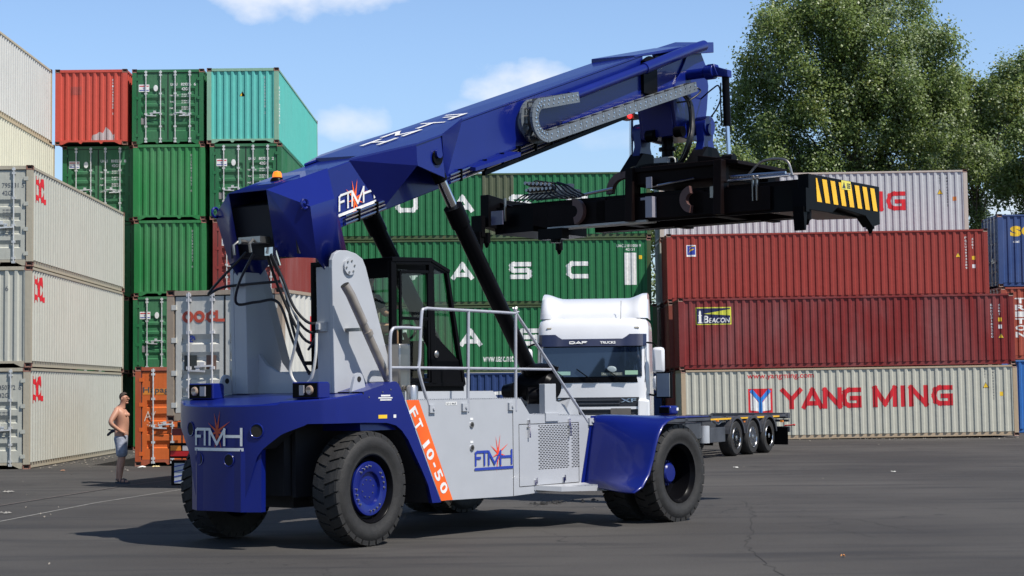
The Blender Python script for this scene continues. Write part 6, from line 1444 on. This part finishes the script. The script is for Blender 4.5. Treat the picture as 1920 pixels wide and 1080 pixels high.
ed_ = [(0, 1), (1, 2), (2, 3), (3, 4), (4, 5), (5, 6), (6, 7), (7, 8), (3, 9), (9, 10), (10, 11), (11, 12), (12, 13), (3, 14), (14, 15), (15, 16), (16, 17), (17, 18), (0, 19), (19, 20), (20, 21), (21, 22), (22, 23), (23, 24), (24, 25), (0, 26), (26, 27), (27, 28), (28, 29), (29, 30), (30, 31), (31, 32)]
for (hx_, hy_, hz_, sg) in ((.09, -.175, 1.01, -1), (-.01, .175, 1.0, 1)):       # fingers curl round the hips
    base = 13 if sg < 0 else 18
    for i, dz in enumerate((.022, .006, -.010, -.024)):
        i0 = len(nd); nd += [((hx_+.035, hy_-.004*sg, hz_+dz), .0105), ((hx_+.065+.006*(i in (1, 2)), hy_-.018*sg, hz_+dz-.006), .0095), ((hx_+.085, hy_-.035*sg, hz_+dz-.012), .008)]
        ed_ += [(base, i0), (i0, i0+1), (i0+1, i0+2)]
    i0 = len(nd); nd += [((hx_-.01, hy_-.012*sg, hz_+.03), .012), ((hx_-.03, hy_-.03*sg, hz_+.035), .009)]; ed_ += [(base, i0), (i0, i0+1)]
nd = [((p[0]*K_, p[1]*K_, p[2]*K_), tuple(q*K_*(1.12 if q > .045 and p[2] < 1.6 else 1) for q in r) if isinstance(r, tuple) else r*K_*(1.14 if r > .028 and p[2] < 1.6 else 1)) for p, r in nd]
ex = MB(); 
def kp(*a): return tuple(q*K_ for q in a)
ex.ball(kp(.137, 0, 1.695), kp(.020, .014, .022), 10, 6); ex.ball(kp(.118, 0, 1.652), kp(.022, .026, .010), 10, 6); ex.ball(kp(.105, 0, 1.615), kp(.030, .030, .022), 10, 6)
for s in (1, -1): ex.ball(kp(.025, s*.088, 1.69), kp(.018, .010, .032), 10, 6); ex.ball(kp(.108, s*.035, 1.738), kp(.014, .02, .006), 8, 5); ex.ball(kp(.07, -.0+s*.075, 1.37), kp(.09, .05, .05), 10, 6) if False else None
ex.ball(kp(.085, -.065, 1.37), kp(.055, .07, .055), 12, 8); ex.ball(kp(.085, .065, 1.37), kp(.055, .07, .055), 12, 8)
mb_ = skin_body('body', nd, ed_, SKIN, man, 2, 0, ex)
HAIR = mat('short_dark_hair', (.045, .03, .022), .8, var=.3, scale=40, bump=.5, bscale=120)
h = MB(); n_ = 20
def hair(parent, c, rx, ry, rz, m, cut, nm='hair'):
    mm = MB(); mm.ball(c, (rx, ry, rz), 20, 14); keep = []
    for f in mm.f:
        a = sum((Vector(mm.v[i]) for i in f), Vector())/len(f)
        if cut(a[0]-c[0], a[1]-c[1], a[2]-c[2]): keep.append(f)
    mm.f = keep; return mm.build(nm, m, parent, smooth=60, merge=.0001)
hair(man, kp(.036, 0, 1.735), .092*K_, .085*K_, .098*K_, HAIR, lambda x, y, z: z > .015+x*.75 and not (x < -.02 and z < -.07) or (x < -.02 and z > -.06))
for s in (1, -1):
    e = MB(); e.ball(kp(.121, s*.032, 1.712), kp(.004, .008, .004), 8, 5); e.build('eye', mat('eye_dark', (.03, .02, .015), .3), man)
sh = [(kp(-.02, 0, 1.02), (.17*K_, .135*K_)), (kp(-.015, 0, .90), (.175*K_, .15*K_)), (kp(.01, -.10, .82), .125*K_), (kp(.035, -.11, .68), .125*K_), (kp(.045, -.11, .50), .135*K_), (kp(-.03, .10, .82), .125*K_), (kp(-.04, .11, .68), .12*K_), (kp(-.05, .115, .50), .13*K_)]
skin_body('shorts', sh, [(0, 1), (1, 2), (2, 3), (3, 4), (1, 5), (5, 6), (6, 7)], mat('grey_shorts', (.26, .28, .34), .9, var=.25, scale=9, bump=.4, bscale=25), man, 2, 1)
SND = mat('sandal_dark', (.03, .035, .05), .7)
for fx, fy in ((.06, -.115), (-.06, .125)):
    e = MB(); e.prism([(fx-.11, fy-.035), (fx-.05, fy-.045), (fx+.06, fy-.05), (fx+.14, fy-.04), (fx+.16, fy), (fx+.14, fy+.04), (fx+.06, fy+.045), (fx-.05, fy+.04), (fx-.11, fy+.03)], .0, .028, ax=2)
    for k in (-.02, .06): e.tube([(fx+k+.03*math.cos(t)*.3, fy+.05*math.cos(t), .03+.06*math.sin(t)) for t in [math.pi*q/8 for q in range(9)]], .012, 6)
    e.tube([(fx-.09, fy+.042*math.cos(t), .05+.05*math.sin(t)) for t in [math.pi*q/8 for q in range(9)]], .010, 6)
    e.build('sandal', SND, man, smooth=40)
e = MB(); e.tube(curve([(-.12, .05, 1.12), (-.26, .10, 1.08), (-.36, .12, 1.0)], 4), [.03]*8+[.012], 8); e.tube(curve([(-.12, .05, 1.13), (-.25, .10, 1.12), (-.33, .12, 1.13)], 4), .014, 8); e.build('tucked_cloth', mat('dark_cloth', (.025, .028, .045), .9), man, smooth=50)
# driver in the cab (machine frame: u forward, v near side)
dl = bpy.data.objects['reach_stacker'].matrix_world
dr0 = Vector(MO)+Vector((math.cos(MPH), math.sin(MPH), 0))*1.17+Vector((math.sin(MPH), -math.cos(MPH), 0))*.18
drv = thing('person', 'driver in a pale cap and dark shirt seated in the cab of the stacker', 'person', (dr0.x, dr0.y, 2.64), MPH)
dn = [((0, 0, .08), (.14, .12)), ((-.02, 0, .25), (.13, .11)), ((-.01, 0, .42), (.16, .11)), ((.01, 0, .50), (.10, .07)), ((.03, 0, .56), .055), ((.05, 0, .63), .06), ((.06, 0, .70), (.08, .095)), ((.06, 0, .76), (.075, .09)),
      ((.01, -.18, .45), .06), ((.12, -.24, .24), .045), ((.38, -.16, .33), .032), ((.46, -.13, .36), (.032, .02)), ((.01, .18, .45), .06), ((.14, .24, .24), .045), ((.38, .16, .30), .032), ((.46, .13, .34), (.032, .02)),
      ((.10, -.10, .06), .095), ((.42, -.12, .08), .065), ((.50, -.12, -.32), .045), ((.60, -.12, -.40), .035), ((.10, .10, .06), .095), ((.42, .12, .08), .065), ((.50, .12, -.32), .045), ((.60, .12, -.40), .035)]
de = [(0, 1), (1, 2), (2, 3), (3, 4), (4, 5), (5, 6), (6, 7), (2, 8), (8, 9), (9, 10), (10, 11), (2, 12), (12, 13), (13, 14), (14, 15), (0, 16), (16, 17), (17, 18), (18, 19), (0, 20), (20, 21), (21, 22), (22, 23)]
for bi, (hx_, hy_, hz_, sg) in ((11, (.46, -.13, .36, -1)), (15, (.46, .13, .34, 1))):
    for i, dy in enumerate((-.02, -.006, .008, .022)):
        i0 = len(dn); dn += [((hx_+.04, hy_+dy, hz_+.012), .0095), ((hx_+.07, hy_+dy, hz_), .009), ((hx_+.08, hy_+dy, hz_-.025), .008)]; de += [(bi, i0), (i0, i0+1), (i0+1, i0+2)]
    i0 = len(dn); dn += [((hx_+.02, hy_-sg*.035, hz_-.01), .011), ((hx_+.05, hy_-sg*.045, hz_-.02), .009)]; de += [(bi, i0), (i0, i0+1)]
ex = MB(); ex.ball((.142, 0, .68), (.018, .013, .02), 8, 5); ex.ball((.12, 0, .64), (.02, .025, .01), 8, 5)
for s in (1, -1): ex.ball((.045, s*.085, .68), (.017, .009, .03), 8, 5)
skin_body('body', dn, de, SKIN, drv, 2, 0, ex)
skin_body('shirt', [((0, 0, .06), (.155, .135)), ((-.02, 0, .25), (.145, .125)), ((-.01, 0, .42), (.172, .122)), ((.01, 0, .49), (.10, .07)), ((.01, -.19, .45), .072), ((.08, -.23, .32), .062), ((.01, .19, .45), .072), ((.09, .23, .32), .062)], [(0, 1), (1, 2), (2, 3), (2, 4), (4, 5), (2, 6), (6, 7)], mat('dark_shirt', (.012, .014, .018), .9), drv, 2, 0)
CAP = mat('pale_cap', (.30, .32, .24), .9, var=.2, scale=20)
cp = hair(drv, (.055, 0, .745), .098, .095, .095, CAP, lambda x, y, z: z > -.005, 'cap')
e = MB(); e.prism([(.11, -.06), (.20, -.045), (.215, 0), (.20, .045), (.11, .06)], .738, .748, ax=2); e.build('cap_peak', CAP, cp, smooth=0)

# ---------------------------------------------------------------- yard surface details
LIT_EDGE = mat('joint_strip', (.19, .185, .17), .8, var=.3, scale=5)  # pale colour stands in for the lit edge along the joint
strip('joint_strip', [(-8.6, 18), (-7.66, 26.75), (-7.25, 31.12), (-6.45, 35.53), (-5.9, 38.0)], .055, LIT_EDGE)
strip('joint_strip', [(-9.6, 24), (-8.77, 30.64), (-7.99, 36.82), (-7.31, 40.29), (-6.6, 44)], .05, mat('joint_dull', (.12, .10, .085), .85, var=.3))
strip('asphalt_seam', [(-9.48, 24), (-8.70, 30.64), (-7.92, 36.82), (-7.24, 40.29), (-6.53, 44)], .05, DK)
def crack(pts, seed, wd=.022):
    wd *= .4
    g = random.Random(seed); p = curve([(a, b, 0) for a, b in pts], 9); q = [(v.x+g.uniform(-.05, .05), v.y+g.uniform(-.13, .13)) for v in p]; strip('asphalt_crack', q, wd, DARK, .003)
crack([(3.81, 29.78), (3.60, 27.21), (3.1, 23.5), (2.79, 21.64), (2.68, 19.02), (2.63, 17.0)], 1)
crack([(4.1, 26.2), (4.9, 25.2), (5.0, 24.2), (5.3, 23.0)], 2, .018); crack([(3.9, 24.4), (4.3, 23.4), (4.45, 22.4)], 3, .016); crack([(5.6, 29.6), (6.3, 28.2), (6.6, 27.0)], 6, .016)
crack([(9.6, 31.6), (9.2, 29.5), (9.3, 27)], 4, .02); crack([(-8.6, 22), (-7, 21.6), (-5.8, 21.8)], 5, .014)
g = random.Random(8); sc_ = MB()
def scrap(mbx, x, y, s, g):
    n = 6; a0 = g.uniform(0, 6); pts = [(x+s*g.uniform(.5, 1)*math.cos(a0+k), y+s*1.2*g.uniform(.5, 1)*math.sin(a0+k), g.uniform(.008, .03)) for k in [2*math.pi*q/n for q in range(n)]]
    for i in range(n): mbx.face([pts[i], pts[(i+1) % n], (x, y, .035+s*.12)])
for k in range(110):                                       # grit and crumbs gathered along the foot of the left stack
    t = g.random(); scrap(sc_, -12.25+g.expovariate(1.4)*.7, 45.5+t*14, g.uniform(.012, .045), g)
for k in range(60): t = g.random(); scrap(sc_, 6.2+t*12, 64.3-g.expovariate(1.5)*.5, g.uniform(.02, .05), g)
for k in range(40): scrap(sc_, g.uniform(-8, 14), g.uniform(18, 60), g.uniform(.01, .022), g)
for k in range(30): scrap(sc_, g.uniform(-11, -7), g.uniform(27, 45), g.uniform(.01, .03), g)
o = sc_.build('yard_litter', mat('litter_crumbs', (.20, .18, .15), .9, var=.6, scale=3), smooth=0); o['kind'] = 'stuff'
PAPER = mat('paper', (.62, .62, .58), .8); BRN = mat('brown_scrap', (.22, .12, .07), .9); YW = mat('yellow_scrap', (.6, .5, .25), .8)
for (x, y, s, m_, lb) in ((-9.55, 45.9, .20, PAPER, 'crumpled white paper lying at the foot of the orange container'), (-9.2, 46.0, .12, YW, 'yellowish scrap beside the white paper under the orange container'), (-12.05, 41.6, .12, YW, 'pale yellow scrap on the asphalt in front of the left stack'), (-9.75, 34.6, .12, mat('grey_rag', (.25, .24, .22), .9), 'grey rag near the left edge between the two joints'), (-8.05, 28.4, .10, mat('grey_rag', (.25, .24, .22), .9), 'light rag on the asphalt at the left edge beside the nearest joint'), (-11.1, 44.2, .10, BRN, 'brown scrap on the asphalt close to the left stack'), (3.61, 19.83, .03, mat('orange_scrap', (.6, .25, .08), .8), 'tiny orange scrap on the open asphalt in the foreground'), (5.2, 42.1, .06, PAPER, 'small white scrap on the asphalt below the trailer wheels'), (8.3, 39.2, .06, PAPER, 'small white scrap on the open asphalt at right')):
    e = MB(); g2 = random.Random(int(x*100)); 
    for q in range(3): scrap(e, g2.uniform(-s, s)*.7, g2.uniform(-s, s)*.7, s*.6, g2)
    o = e.build('litter_scrap', m_, smooth=0, merge=.001); o.location = (x, y, .001); tag(o, lb, 'litter')
g3 = random.Random(2); e = MB()
for k in range(40): t = g3.random(); scrap(e, .35+t*1.0+g3.uniform(-.1, .1), 29.4+t*.9+g3.uniform(-.25, .25), g3.uniform(.02, .07), g3)
o = e.build('tar_crumbs', mat('tar', (.012, .012, .012), .9), smooth=0); o['kind'] = 'stuff'
